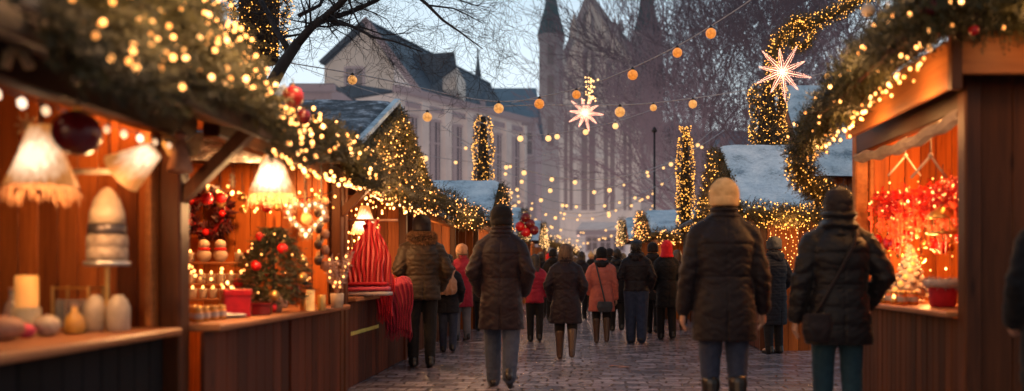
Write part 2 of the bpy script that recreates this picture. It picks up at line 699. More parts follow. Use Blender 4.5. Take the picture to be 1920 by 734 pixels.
def person(name_label, px, feet, H, coat='jacket', hem=.42, coat_m=PLUM, leg_m=DENIM, shoe_m=SHOEM, boot=0.0, hat=None, hat_m=None,
           hair=None, stride=.06, arms=('down', 'down'), w=1.0, puff=1.0, flare=1.0, quilt=None, hood=None, hood_m=None, rz=0.0, vox=.012,
           leg_r=1.0, eyes=False, tilt=0.0, group='people walking through the market', key=None, wr=.5, lean=0.0, arm_out=0.0):
    Y = FPX * CAMZ / (feet - VPY)
    X = (px - VPX) * Y / FPX
    root = thing('person', name_label, 'person', (X, Y, 0), rz, group)
    if key:
        PEOPLE[key] = (root, X, Y, H)
    hv = vox / H
    sd = (px * 7 + int(feet)) % 97 / 9.0
    legs = []
    for sg, ph in ((-1, stride), (1, -stride)):
        hip = (sg * .050, 0, .50)
        if ph >= 0:
            knee, ank, pit = (sg * .054, ph * .55 + .015, .275), (sg * .053, ph, .046), 0.0
        else:
            knee, ank, pit = (sg * .054, ph * .25 + .012, .272), (sg * .052, ph, .046 + min(.055, -ph * .42)), min(0.75, -ph * 5)
        legs.append((hip, knee, ank, pit))
    # arms
    A = []
    for sg, mode in ((-1, arms[0]), (1, arms[1])):
        sh = (sg * .099 * w, -.004, .772)
        sw = sg * stride * .5
        if mode == 'down':
            el, wr_, hd = (sg * (.129 + arm_out) * w, -.012, .62), (sg * (.140 + arm_out * 1.4) * w, .02 + sw * .6, .475), (sg * (.142 + arm_out * 1.5) * w, .032 + sw, .432)
        elif mode == 'pocket':
            el, wr_, hd = (sg * (.152 + arm_out) * w, -.035, .64), (sg * (.122 + arm_out * .4) * w, .052, .525), (sg * .10 * w, .078, .495)
        else:  # 'front': forearm held forward
            el, wr_, hd = (sg * (.144 + arm_out) * w, -.028, .64), (sg * .10 * w, .115, .635), (sg * .07 * w, .155, .65)
        A.append((sg, sh, el, wr_, hd))
    # body: one continuous figure with head, face, hands
    hd_c = (0, .014, .934)
    P = [p_ell(hd_c, (.0435, .056, .062)), p_ell((0, .036, .900), (.034, .036, .034)), p_cone((0, .068, .930), (0, .076, .916), .006, .010, 8),
         p_ell((-.045, .008, .925), (.008, .015, .020), 8, 6), p_ell((.045, .008, .925), (.008, .015, .020), 8, 6), p_ell((0, .061, .893), (.016, .010, .008), 8, 6),
         p_cone((0, .002, .82), (0, .010, .90), .034, .032), p_loft([(0, 0, .49, .085, .06), (0, 0, .56, .088, .064), (0, 0, .62, .080, .058), (0, 0, .72, .096, .066), (0, 0, .79, .094, .052), (0, 0, .83, .04, .035)])]
    for hip, knee, ank, pit in legs:
        P += [p_cone(hip, knee, .050, .032), p_cone(knee, ank, .032, .022), p_cone(ank, (ank[0], ank[1] + .07, ank[2] - .018), .02, .016)]
    for sg, sh, el, wr_, hd in A:
        P += [p_cone(sh, el, .036, .027), p_cone(el, wr_, .027, .018)]
        wv, hv_ = np.array(wr_), np.array(hd)
        dr = hv_ - wv
        dr /= np.linalg.norm(dr)
        side = np.cross(dr, [0, 0, 1.0]) if abs(dr[2]) < .8 else np.array([0, 1.0, 0])
        side /= np.linalg.norm(side)
        nrm = np.cross(dr, side)
        if nrm[0] * sg > 0:
            nrm = -nrm            # palm side faces the body
        palm = wv + dr * .052
        P.append(p_cone(wv, palm, .017, .021, 10, (1, .62) if abs(dr[2]) < .8 else (.62, 1)))
        for q, ln in zip((-.0175, -.006, .006, .0175), (.036, .044, .047, .041)):
            b0 = palm + side * q
            b1 = b0 + dr * ln * .5 + nrm * .004
            b2 = b1 + dr * ln * .45 + nrm * .014
            P += [p_cone(b0 - dr * .02, b1, .0062, .0056, 6), p_cone(b1, b2, .0056, .0046, 6)]
        t0 = wv + dr * .018 + side * .016
        P += [p_cone(t0, t0 + dr * .022 + side * .016 + nrm * .004, .0085, .007, 6), p_cone(t0 + dr * .022 + side * .016 + nrm * .004, t0 + dr * .044 + side * .014 + nrm * .013, .007, .0055, 6)]
    body = fuse(P, min(hv, .0046) if vox < .011 else hv, 2, .4)
    part_mesh('body', body, SKIN, root, H)
    if eyes:
        for sg in (-1, 1):
            e = MB().ball((sg * .017 * H, .064 * H, .934 * H), .0075 * H, 10, 8)
            e.build('eye', EYEM, root, True)
    # trousers
    T = [p_loft([(0, 0, .455, .05, .05), (0, 0, .49, .088, .068), (0, 0, .55, .090, .070), (0, 0, .60, .084, .062)])]
    for hip, knee, ank, pit in legs:
        lo = (ank[0], ank[1], ank[2] - .012) if not boot else (knee[0] * .5 + ank[0] * .5, knee[1] * .5 + ank[1] * .5, knee[2] * .5 + ank[2] * .5)
        T += [p_cone(hip, knee, .060 * leg_r, .046 * leg_r), p_cone(knee, lo, .046 * leg_r, (.036 if not boot else .036) * leg_r)]
    tm = fuse(T, hv, 4)
    displace(tm, lambda p, n: (.0042 * wr * wobble(p, 38, sd, (1, 1, 1.5)) + .004 * wr * np.maximum(0, np.sin(p[:, 2] * 190 + 3 * wobble(p, 14, sd + 2))) * np.exp(-((p[:, 2] - .09) / .06) ** 2)))
    part_mesh('trousers', tm, leg_m, root, H)
    # shoes
    for hip, knee, ank, pit in legs:
        S = [p_cone((0, -.026, -.020), (0, .020, -.022), .021, .022), p_cone((0, .020, -.022), (0, .082, -.030), .023, .016, 12, (1.05, 1)),
             p_cone((0, -.018, .012), (0, -.020, -.018), .023, .022)]
        if boot:
            kx = np.array(knee) - np.array(ank)
            kx /= np.linalg.norm(kx)
            S += [p_cone((0, -.012, -.015), tuple(np.array((0, -.010, 0)) + kx * boot), .027, .040)]
        S = [([(v[0], v[1], max(v[2], -.0445)) for v in vs], fs) for vs, fs in S]
        if pit and not boot:
            c, s = math.cos(-pit), math.sin(-pit)
            S = [([(v[0], v[1] * c - v[2] * s, v[1] * s + v[2] * c) for v in vs], fs) for vs, fs in S]
        S = [([(v[0] + ank[0], v[1] + ank[1], v[2] + ank[2]) for v in vs], fs) for vs, fs in S]
        sm = fuse(S, hv * .8, 2)
        zmin = min(v.co.z for v in sm.vertices)
        if zmin < .001 or (not pit):
            for v in sm.vertices:
                v.co.z = max(v.co.z, .001)
        part_mesh('boot' if boot else 'shoe', sm, shoe_m, root, H)
    # coat
    secs = coat_sections(hem, w, puff, flare)
    C = [p_loft(secs)]
    for sg, sh, el, wr_, hd in A:
        C.append(p_cone((sg * .03 * w, -.004, .832), (sg * .096 * w, -.004, .778), .034, .042 * puff ** .5))
        rs = (.045, .040, .034) if quilt else (.042, .037, .031)
        k = puff * (.95 + .05 * w)
        C += [p_cone(sh, el, rs[0] * k, rs[1] * k), p_cone(el, wr_, rs[1] * k, rs[2] * k)]
    cm = fuse(C, hv, 8)
    per, amp = quilt if quilt else (0, 0)

    def coatfn(p, n):
        d = .0065 * wr * wobble(p, 24, sd, (1, 1, 1.7)) + .003 * wr * wobble(p, 60, sd + 1)
        # drag folds radiating from armpits and round the elbows
        ax = np.abs(p[:, 0])
        d += .005 * wr * np.sin(p[:, 2] * 120 + ax * 90 + 4 * wobble(p, 11, sd + 4)) * np.exp(-((p[:, 2] - .63) / .08) ** 2) * np.clip((ax - .05) / .06, 0, 1)
        # sharp creases: ridged noise, deepest at elbows, armpits and waist
        rg = 1 - np.abs(wobble(p, 17, sd + 7, (1, 1, 1.9)))
        d -= .006 * wr * np.clip(rg, 0, 1) ** 5
        # sewn seams: back yoke, waist, centre back
        d -= .0035 * np.exp(-((p[:, 2] - .735) / .0035) ** 2) * (ax < .1)
        d -= .0040 * np.exp(-((p[:, 2] - .605) / .0040) ** 2) * (ax < .11)
        d -= .0028 * np.exp(-(p[:, 0] / .0035) ** 2) * (p[:, 1] < 0)
        if per:
            d += amp * (np.abs(np.sin(PI * (p[:, 2] + .012 * wobble(p, 9, sd + 5)) / per)) ** .55 - .6)
        d -= .006 * np.exp(-((p[:, 0] + .002) / .004) ** 2) * (p[:, 1] < 0) * (p[:, 2] < hem + .12)  # back vent
        return d
    displace(cm, coatfn)
    co = part_mesh('coat', cm, coat_m, root, H)
    cl = fuse([p_loft([(0, .002, .812, .070, .056), (0, .002, .835, .063, .058), (0, .002, .866, .057, .058), (0, .004, .886, .054, .056), (0, .004, .891, .050, .051)])], hv, 4)
    displace(cl, lambda p, n: .004 * wobble(p, 40, sd) + .004 * np.sin(p[:, 2] * 260))
    part_mesh('collar', cl, coat_m, co, H)
    if hood == 'down':
        hm = fuse([p_ell((0, -.040, .838), (.075, .040, .034)), p_ell((0, -.052, .815), (.055, .030, .036)), p_ell((-.052, -.008, .846), (.028, .046, .026)), p_ell((.052, -.008, .846), (.028, .046, .026))], hv, 6)
        displace(hm, lambda p, n: .007 * wobble(p, 34, sd))
        part_mesh('hood', hm, hood_m or coat_m, co, H)
    elif hood == 'high':
        hm = fuse([p_loft([(0, -.004, .80, .085, .066), (0, -.006, .83, .078, .068), (0, -.006, .86, .073, .068), (0, -.004, .885, .070, .066), (0, -.002, .91, .064, .062)], 28)], hv, 4)
        displace(hm, lambda p, n: .006 * np.sin(p[:, 2] * 150 + 2 * wobble(p, 12, sd)) + .005 * wobble(p, 30, sd))
        part_mesh('hood', hm, hood_m or coat_m, co, H)
    elif hood == 'fur':
        hm = fuse([p_ell((0, -.040, .842), (.080, .044, .034)), p_ell((-.056, -.004, .850), (.030, .048, .030)), p_ell((.056, -.004, .850), (.030, .048, .030))], hv, 5)
        ho = part_mesh('hood', hm, coat_m, co, H)
        n = len(hm.vertices)
        Pn = np.array([v.co[:] for v in hm.vertices])
        Nn = np.array([v.normal[:] for v in hm.vertices])
        ii = RNG.integers(0, n, 5000)
        d = Nn[ii] + rand_dirs(5000) * .55
        d[:, 2] -= .15
        d /= np.linalg.norm(d, axis=1)[:, None]
        fm = leaf_mesh('fur_trim', Pn[ii] - d * .004, d, .042 * H / 1.8, .4, .12)
        link('fur_trim', fm, FURM, ho)
    # hair and hat
    if hair:
        hm_, ln = hair
        if ln == 'bob':
            Hs = [p_loft([(0, -.004, .845, .050, .030), (0, -.004, .858, .062, .044), (0, -.002, .90, .061, .056), (0, .002, .945, .056, .060), (0, .004, .978, .044, .050), (0, .006, .999, .02, .025)])]
        elif ln == 'long':
            Hs = [p_loft([(0, -.035, .76, .045, .018), (0, -.035, .80, .058, .030), (0, -.015, .86, .060, .046), (0, -.002, .90, .058, .055), (0, .002, .945, .054, .060), (0, .004, .98, .042, .050), (0, .006, 1.0, .02, .025)])]
        else:
            Hs = [p_loft([(0, -.012, .888, .040, .040), (0, -.008, .92, .049, .053), (0, .002, .955, .050, .060), (0, .004, .982, .040, .050), (0, .006, 1.0, .018, .024)])]
        hmesh = fuse(Hs, hv, 3)
        displace(hmesh, lambda p, n: .0045 * np.sin(np.arctan2(p[:, 0], -p[:, 1]) * 34 + 3 * wobble(p, 20, sd)) + .006 * wobble(p, 26, sd + 3))
        ho = part_mesh('hair', hmesh, hm_, root, H)
        Pn = np.array([v.co[:] for v in hmesh.vertices])
        Nn = np.array([v.normal[:] for v in hmesh.vertices])
        ii = RNG.integers(0, len(Pn), 700)
        d = Nn[ii] * .35 + np.array([0, 0, -1.0])
        d /= np.linalg.norm(d, axis=1)[:, None]
        link('strand', leaf_mesh('strand', Pn[ii], d, .055 * H / 1.6, .4, .05), hm_, ho)['kind'] = 'stuff'
    if hat == 'beanie':
        hm = fuse([p_loft([(0, .002, .893, .051, .059), (0, .003, .898, .055, .063), (0, .004, .922, .0585, .0655), (0, .003, .945, .0595, .0665), (0, .002, .968, .055, .061), (0, .001, .988, .042, .047), (0, 0, 1.001, .023, .026), (0, 0, 1.006, .007, .009)])], hv * .8, 4)
        displace(hm, lambda p, n: .0016 * np.sin(np.arctan2(p[:, 0], p[:, 1]) * 46) + .003 * wobble(p, 30, sd))
        ht = part_mesh('hat', hm, hat_m, root, H)
        bm_ = MB().lathe([(.0, .890), (.055, .892), (.058, .896), (.0605, .910), (.0605, .924), (.058, .930), (.0, .930)], (0, .004, 0), 36)
        bm_.v = [(x * H, (y - .004) * H * 1.12 + .004 * H, z * H) for x, y, z in bm_.v]
        bm_.build('brim', hat_m, ht, True)
    elif hat == 'flat':
        hm = fuse([p_ell((0, .010, .972), (.060, .074, .026)), p_loft([(0, .004, .945, .050, .060), (0, .004, .972, .052, .062)])], hv * .8, 3)
        ht = part_mesh('hat', hm, hat_m, root, H)
        b = fuse([p_ell((0, .070, .955), (.042, .030, .007))], hv * .6, 2)
        part_mesh('brim', b, hat_m, ht, H)
    elif hat == 'hood':
        hm = fuse([p_ell((0, -.002, .94), (.060, .070, .070)), p_loft([(0, -.012, .83, .074, .056), (0, -.008, .87, .062, .058), (0, -.004, .93, .055, .058)])], hv, 5)
        displace(hm, lambda p, n: .005 * wobble(p, 26, sd))
        part_mesh('hood', hm, hat_m, co, H)
    elif hat == 'bobble':
        hm = fuse([p_loft([(0, .004, .915, .052, .062), (0, .004, .945, .056, .064), (0, .002, .972, .050, .056), (0, 0, .992, .034, .04), (0, 0, 1.0, .014, .016)]), p_ell((0, -.004, 1.012), (.022, .022, .020))], hv * .8, 2)
        displace(hm, lambda p, n: .003 * wobble(p, 70, sd))
        part_mesh('hat', hm, hat_m, root, H)
    root['_secs'] = [float(v) for s in secs for v in s]
    return root


def back_y(root_key, x, z):
    """Local y of the coat's back (or front with sign) at local x, z in metres."""
    root, X, Y, H = PEOPLE[root_key]
    s = np.array(list(root['_secs'])).reshape(-1, 5)
    zz = z / H
    rx = np.interp(zz, s[:, 2], s[:, 3])
    ry = np.interp(zz, s[:, 2], s[:, 4])
    t = min(.98, abs(x / H) / rx)
    return (ry * (1 - t ** 2.3) ** (1 / 2.3)) * H


def shoulder_bag(key, label, side, pouch_xz, mat, size, shade=None):
    """A bag with a strap across the wearer's back; side = shoulder (-1 left)."""
    root, X, Y, H = PEOPLE[key]
    b = thing('shoulder_bag', label, 'bag', (X, Y, 0), 0.0)
    px_, pz = pouch_xz
    pts = []
    for i in range(13):
        t = i / 12
        x = side * .062 * H + (px_ - side * .062 * H) * t
        z = .832 * H + (pz + size[2] - .832 * H) * t
        pts.append((x, -.004 * H - back_y(key, x, z) - .022, z))
    front = [(side * .062 * H, .02 * H, .846 * H), (side * .05 * H, .07 * H, .80 * H)]
    MB().tube([front[1], front[0]] + pts, .012, 6).build('strap', mat, b, True)
    y0 = pts[-1][1] - .03
    me = fuse([p_loft([(px_, y0, pz - size[2], size[0] * .8, size[1]), (px_, y0, pz, size[0], size[1] * 1.2), (px_, y0, pz + size[2] * .8, size[0] * .92, size[1] * .8), (px_, y0, pz + size[2], size[0] * .8, size[1] * .5)])], .01, 4)
    displace(me, lambda p, n: .008 * wobble(p, 24, 3.3))
    link('pouch', me, mat, b, True)
    fl = fuse([p_loft([(px_, y0 - size[1] * .75, pz + size[2] * .1, size[0] * .82, .012), (px_, y0 - size[1] * .6, pz + size[2] * 1.02, size[0] * .86, .014)])], .009, 3)
    link('flap', fl, shade or mat, b, True)
    return b


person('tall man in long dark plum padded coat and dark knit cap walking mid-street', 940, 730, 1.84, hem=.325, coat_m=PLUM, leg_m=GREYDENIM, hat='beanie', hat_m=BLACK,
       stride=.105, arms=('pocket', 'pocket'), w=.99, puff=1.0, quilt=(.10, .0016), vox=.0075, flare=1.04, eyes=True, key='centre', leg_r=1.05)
person('man in brown quilted jacket with furry hood shopping at the left stalls', 791, 690, 1.86, hem=.445, coat_m=OLIVE, leg_m=BLACK, hat='beanie', hat_m=GREY if False else BROWN, hood='fur',
       stride=.01, arms=('front', 'pocket'), w=1.06, puff=1.1, quilt=(.030, .0026), vox=.010, eyes=True, key='olive', group='shoppers standing at the stalls', leg_r=.95, rz=.30)
person('woman in crimson coat, tan knit hat and pale grey trousers beside the left stalls', 866, 640, 1.62, hem=.35, coat_m=CRIMSON, leg_m=GREYTROUSER, hat='beanie', hat_m=TAN, hair=(HAIRM, 'bob'),
       stride=.02, arms=('front', 'pocket'), w=.98, vox=.013, key='tanhat', rz=.55)
person('short figure in navy coat behind the man with the furry hood', 840, 661, 1.42, hem=.40, coat_m=NAVY, leg_m=DENIM, hair=(DHAIR, 'short'), hood='down', stride=.03, arms=('pocket', 'pocket'), vox=.013, key='navy')
person('small person in crimson padded coat half hidden by the tall plum coat', 1003, 641, 1.45, hem=.44, coat_m=CRIMSON, leg_m=BLACK, hair=(DHAIR, 'long'), stride=.03, arms=('pocket', 'pocket'), w=.92, quilt=(.05, .004), vox=.013)
person('woman with light brown bobbed hair in dark plum coat and brown boots', 1061, 676, 1.54, hem=.315, coat_m=PLUM, leg_m=BLACK, shoe_m=BOOTM, boot=.19, hair=(HAIRM, 'bob'), stride=.055, arms=('pocket', 'pocket'),
       w=1.06, flare=1.12, vox=.010, eyes=True, key='bob')
person('woman in coral pink coat with dark beanie and dark hood lining', 1128, 645, 1.55, hem=.335, coat_m=CORAL, leg_m=BLACK, shoe_m=BOOTM, boot=.2, hat='beanie', hat_m=BLACK, hood='down', hood_m=BROWN,
       stride=.03, arms=('pocket', 'down'), w=1.08, flare=1.08, vox=.011, key='coral', wr=.45)
person('man in blue flat cap, dark jacket and wide blue jeans', 1193, 645, 1.68, hem=.50, coat_m=BROWN, leg_m=DENIM, hat='flat', hat_m=BLUE, hair=(DHAIR, 'short'), stride=.04, arms=('front', 'pocket'), w=1.08, hood='down',
       vox=.011, leg_r=1.25, key='cap', rz=-.12)
person('woman in long black coat and bright red knitted hat', 1250, 638, 1.68, hem=.33, coat_m=BLACK, leg_m=BLACK, hat='hood', hat_m=RED, stride=.03, arms=('pocket', 'pocket'), w=.95, vox=.012, key='redhat', rz=.16)
person('big man in dark brown jacket and mustard beanie seen from behind at right', 1358, 797, 1.89, hem=.345, coat_m=BROWN, leg_m=DENIM, boot=.125, hat='beanie', hat_m=MUSTARD, stride=.015, arms=('down', 'down'), w=1.10, puff=1.05,
       vox=.0078, eyes=True, key='mustard', arm_out=.006, wr=.42, leg_r=1.0)
person('person in grey beanie and patterned dark coat waiting by the roofed stall at right', 1452, 664, 1.66, hem=.25, coat_m=NAVY, leg_m=BLACK, hat='beanie', hat_m=GREY, stride=.0, arms=('pocket', 'pocket'), w=.95, quilt=(.024, .004), hood='down',
       vox=.012, rz=.5, group='shoppers standing at the stalls')
person('woman in dark padded jacket with big upright collar and brown hat by the right stall', 1572, 810, 1.80, hem=.36, coat_m=GREEN, leg_m=TEAL, hat='beanie', hat_m=BROWN, hood='high', stride=.03, arms=('down', 'pocket'), w=1.10, puff=1.15,
       quilt=(.072, .0048), vox=.0078, eyes=True, key='collar', wr=.4, arm_out=.010, flare=1.05)
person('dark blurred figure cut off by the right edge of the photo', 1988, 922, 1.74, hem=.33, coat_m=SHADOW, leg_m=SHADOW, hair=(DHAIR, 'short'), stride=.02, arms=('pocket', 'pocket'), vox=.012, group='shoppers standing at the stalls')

# the crowd further down the street
crowd = [
    (1014, 596, 1.62, NAVY, None, None, (DHAIR, 'short'), 'dark-haired walker in navy just right of the crimson padded coat, far down the street'),
    (1037, 604, 1.66, BLACK, 'beanie', BLACK, None, 'distant walker in black coat and black beanie left of the bobbed hair'),
    (1090, 600, 1.62, PLUM, None, None, (DHAIR, 'long'), 'distant woman with long dark hair between bobbed hair and coral coat'),
    (1108, 580, 1.70, BLACK, 'bobble', MUSTARD, None, 'distant walker in yellow bobble hat above the coral coat'),
    (1119, 568, 1.92, NAVY, 'beanie', WHITE, None, 'distant tall walker in pale hat above the coral coat'),
    (1143, 602, 1.68, BLACK, 'beanie', NAVY, None, 'distant walker in navy beanie right of the coral coat'),
    (1157, 622, 1.60, GREEN, None, None, (DHAIR, 'short'), 'bare-headed walker in dark green between coral coat and blue cap'),
    (1224, 626, 1.70, BLACK, 'beanie', BLACK, None, 'walker in black with black beanie between blue cap and red hat'),
    (1079, 584, 1.55, CRIMSON, None, None, (HAIRM, 'bob'), 'distant small woman in crimson coat just right of the bobbed hair'),
    (1168, 590, 1.62, CORAL, 'beanie', GREY, None, 'distant walker in coral coat and grey beanie left of blue cap'),
    (905, 622, 1.60, BLACK, None, None, (DHAIR, 'short'), 'walker in black mostly hidden left of the tall plum coat'),
    (1050, 590, 1.6, BROWN, 'beanie', GREY, None, 'distant walker in brown coat behind the bobbed hair'),
    (1270, 618, 1.58, PLUM, None, None, (HAIRM, 'long'), 'long-haired walker in plum right of the red hat'),
    (1030, 583, 1.66, GREY, 'beanie', RED, None, 'distant walker in grey coat and red beanie left of street middle'),
    (1134, 578, 1.62, BROWN, None, None, (DHAIR, 'short'), 'distant bare-headed walker in brown at the street end'),
]
for px_, ft, hh, cmx, hat_, hm_, hr_, lab in crowd:
    person(lab, px_, ft, hh, hem=.36, coat_m=cmx, leg_m=BLACK, hat=hat_, hat_m=hm_, hair=hr_, stride=random.uniform(.01, .05), arms=random.choice((('pocket', 'pocket'), ('down', 'pocket'), ('down', 'down'), ('front', 'down'))), vox=.02, hood='down', rz=random.uniform(-.5, .5), group='distant walkers down the street')

shoulder_bag('coral', 'small grey quilted shoulder bag hanging behind the coral coat', -1, (.05, .60), GREY, (.13, .045, .085))
shoulder_bag('collar', 'dark shoulder bag slung across the padded jacket with big collar', 1, (-.2, .78), BROWN, (.11, .05, .10))


def backpack():
    root, X, Y, H = PEOPLE['navy']
    t = thing('backpack', 'tan fabric backpack on the short figure in navy coat', 'backpack', (X, Y, 0))
    me = fuse([p_loft([(0, -.20, .84, .13, .06), (0, -.22, .90, .16, .085), (0, -.22, 1.02, .16, .085), (0, -.21, 1.12, .12, .07), (0, -.20, 1.15, .06, .04)])], .01, 6)
    displace(me, lambda p, n: .012 * wobble(p, 16, 1.3) + .006 * np.sin(p[:, 0] * 90))
    link('pouch', me, TAN, t, True)
    for s in (-1, 1):
        MB().tube([(s * .09, -.17, 1.1), (s * .10, -.02, 1.19), (s * .10, .09, 1.10), (s * .12, .08, .95), (s * .12, -.15, .86)], .014, 6).build('strap', TAN, t, True)


backpack()
# ------------------------------------------------------------------ surface materials
WOOD_ORANGE = wood('orange_boards', (0.165, 0.038, 0.007), (0.54, 0.155, 0.030))
WOOD_DARK = wood('dark_red_boards', (0.040, 0.010, 0.005), (0.125, 0.033, 0.015), rough=0.6)
WOOD_BLACK = wood('black_boards', (0.003, 0.003, 0.005), (0.007, 0.006, 0.009), rough=0.8)
WOOD_BEAM = wood('dark_beam', (0.022, 0.009, 0.005), (0.065, 0.024, 0.011), 'y')
WOOD_POST = wood('brown_post', (0.035, 0.011, 0.005), (0.13, 0.042, 0.016), 'z')
WOOD_FASCIA = wood('honey_fascia', (0.17, 0.055, 0.016), (0.48, 0.185, 0.058), 'y')
WOOD_FASCIA_X = wood('honey_fascia_cross', (0.16, 0.05, 0.013), (0.45, 0.16, 0.045), 'x')
WOOD_COUNTER = wood('counter_board', (0.18, 0.065, 0.026), (0.48, 0.21, 0.095), 'y', 0.4)
WOOD_END = wood('end_boards', (0.030, 0.009, 0.0035), (0.13, 0.040, 0.013), 'z', rough=.65)
ROOF_DARK = mottled('dark_shingle', (0.02, 0.022, 0.028), (0.05, 0.052, 0.062), 9, 0.7)
FIR = mottled('fir_needles', (0.004, 0.007, 0.003), (0.085, 0.078, 0.020), 2.6, 0.6, bs=0)
FIR_WARM = mottled('ivy_leaves', (0.018, 0.018, 0.006), (0.11, 0.085, 0.022), 5, 0.55, bs=0)
GOLD_LEAF = mottled('golden_lit_leaves', (0.04, 0.03, 0.006), (0.16, 0.11, 0.03), 6, 0.5, bs=0)
BARK = mottled('bark', (0.012, 0.010, 0.012), (0.035, 0.028, 0.030), 8, 0.9, stretch=(1, 1, .2))
BLACKWIRE = plain('black_wire', (0.02, 0.018, 0.02), 0.5)
STRAW = mottled('straw', (0.4, 0.27, 0.12), (0.62, 0.46, 0.24), 30, 0.8)
CARVED = mottled('carved_wood', (0.24, 0.1, 0.06), (0.42, 0.22, 0.14), 14, 0.6)
RED_GLOSS = plain('red_gloss', (0.55, 0.010, 0.010), 0.25)
DARKRED_GLOSS = plain('dark_red_gloss', (0.14, 0.008, 0.01), 0.2)
GOLD = plain('gold_foil', (0.72, 0.40, 0.12), 0.3, 0.85)
SILVER = plain('brushed_silver', (0.62, 0.57, 0.52), 0.35, 0.8)
CERAMIC = plain('white_ceramic', (0.50, 0.37, 0.26), 0.45)
CREAM = plain('cream_wax', (0.66, 0.42, 0.22), 0.5)
SCARF_RED = cloth('scarf_red', (0.32, 0.006, 0.012), (0.52, 0.014, 0.024), 0.8, 10)
SCARF_WINE = cloth('scarf_wine', (0.16, 0.006, 0.022), (0.28, 0.012, 0.038), 0.8, 10)
PINK = cloth('pink_cloth', (0.5, 0.05, 0.09), (0.62, 0.1, 0.15), 0.85)
LACE = cloth('white_lace', (0.34, 0.27, 0.24), (0.52, 0.44, 0.40), 0.9)
FRINGE = cloth('fringe', (0.26, 0.12, 0.055), (0.42, 0.22, 0.12), 0.9)
AWN = cloth('grey_awning', (0.16, 0.12, 0.11), (0.28, 0.22, 0.2), 0.85)
TAPE = plain('yellow_tape', (0.62, 0.52, 0.12), 0.4)


def glass_mat():
    m, nt, b = nodes_of('clear_glass')
    b.inputs['Base Color'].default_value = (0.9, 0.88, 0.85, 1)
    b.inputs['Roughness'].default_value = 0.05
    b.inputs['Transmission Weight'].default_value = 0.85
    b.inputs['IOR'].default_value = 1.3
    n = N(nt, 'ShaderNodeTexNoise', Scale=20.0)
    nt.links.new(coords(nt), n.inputs['Vector'])
    bump(nt, b, n.outputs['Fac'], 0.1, 0.003)
    return m


GLASS = glass_mat()


def snow_mat():
    m, nt, b = nodes_of('roof_snow')
    v = coords(nt)
    n = N(nt, 'ShaderNodeTexNoise', Scale=17.0, Detail=8, Roughness=0.85)
    n2 = N(nt, 'ShaderNodeTexNoise', Scale=2.2, Detail=5)
    for q in (n, n2):
        nt.links.new(v, q.inputs['Vector'])
    mx = N(nt, 'ShaderNodeMath', operation='MULTIPLY_ADD')
    nt.links.new(n2.outputs['Fac'], mx.inputs[0])
    mx.inputs[1].default_value = 0.5
    a = N(nt, 'ShaderNodeMath', operation='MULTIPLY')
    nt.links.new(n.outputs['Fac'], a.inputs[0])
    a.inputs[1].default_value = 0.5
    nt.links.new(a.outputs[0], mx.inputs[2])
    r = ramp(nt, mx.outputs[0], [(0.38, (0.17, 0.26, 0.34)), (0.47, (0.46, 0.61, 0.72)), (0.58, (0.70, 0.83, 0.92))])
    nt.links.new(r.outputs['Color'], b.inputs['Base Color'])
    b.inputs['Roughness'].default_value = 0.75
    bump(nt, b, n.outputs['Fac'], 0.6, 0.02)
    return m


SNOW = snow_mat()


def frost_mat():
    """Dark shingles with a thin patchy dusting of snow."""
    m, nt, b = nodes_of('frosted_shingle')
    v = coords(nt)
    n = N(nt, 'ShaderNodeTexNoise', Scale=6.0, Detail=9, Roughness=0.75)
    nt.links.new(v, n.inputs['Vector'])
    r = ramp(nt, n.outputs['Fac'], [(0.40, (0.02, 0.024, 0.032)), (0.52, (0.08, 0.095, 0.12)), (0.66, (0.5, 0.56, 0.64))])
    nt.links.new(r.outputs['Color'], b.inputs['Base Color'])
    b.inputs['Roughness'].default_value = 0.7
    bump(nt, b, n.outputs['Fac'], 0.6, 0.03)
    return m


FROST = frost_mat()
WARM = (1.0, 0.5, 0.15)
BULB_NEAR = glow('bulb_warm', (1.0, 0.405, 0.105), 6.5)
BULB_MID = glow('bulb_gold', (1.0, 0.40, 0.095), 5.0)
BULB_WHITE = glow('bulb_white', (1.0, 0.72, 0.5), 2.4)
BULB_FAR = glow('bulb_far', (1.0, 0.55, 0.21), 2.6)
GLOBE = glow('globe_glass', (1.0, 0.30, 0.045), 0.62, 0.6, 26.0)
GLOBE_FAR = glow('globe_far', (1.0, 0.54, 0.21), 1.3, 0.3, 5.0)
GLOBE_PALE = glow('globe_pale', (1.0, 0.42, 0.11), 0.68, 0.55, 20.0)
MICRO = glow('fairy_gold', (1.0, 0.42, 0.07), 3.6)


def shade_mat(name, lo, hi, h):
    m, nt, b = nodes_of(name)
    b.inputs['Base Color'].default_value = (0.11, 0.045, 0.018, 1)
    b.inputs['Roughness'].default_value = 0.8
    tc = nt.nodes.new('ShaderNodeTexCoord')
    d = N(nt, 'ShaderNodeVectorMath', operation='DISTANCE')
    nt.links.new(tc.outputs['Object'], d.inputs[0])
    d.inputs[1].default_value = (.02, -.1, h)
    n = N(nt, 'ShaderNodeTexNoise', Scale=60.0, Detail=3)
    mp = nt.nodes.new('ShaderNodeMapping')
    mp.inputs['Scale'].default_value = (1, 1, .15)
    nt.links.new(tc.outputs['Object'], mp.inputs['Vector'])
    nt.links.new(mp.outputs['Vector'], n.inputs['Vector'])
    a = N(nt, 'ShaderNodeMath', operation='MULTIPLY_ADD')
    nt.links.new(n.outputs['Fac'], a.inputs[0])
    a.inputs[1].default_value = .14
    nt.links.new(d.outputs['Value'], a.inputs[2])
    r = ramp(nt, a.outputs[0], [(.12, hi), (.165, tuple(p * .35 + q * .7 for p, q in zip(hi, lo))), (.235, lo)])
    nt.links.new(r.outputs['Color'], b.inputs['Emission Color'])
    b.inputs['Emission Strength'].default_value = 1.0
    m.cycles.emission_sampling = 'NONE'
    return m


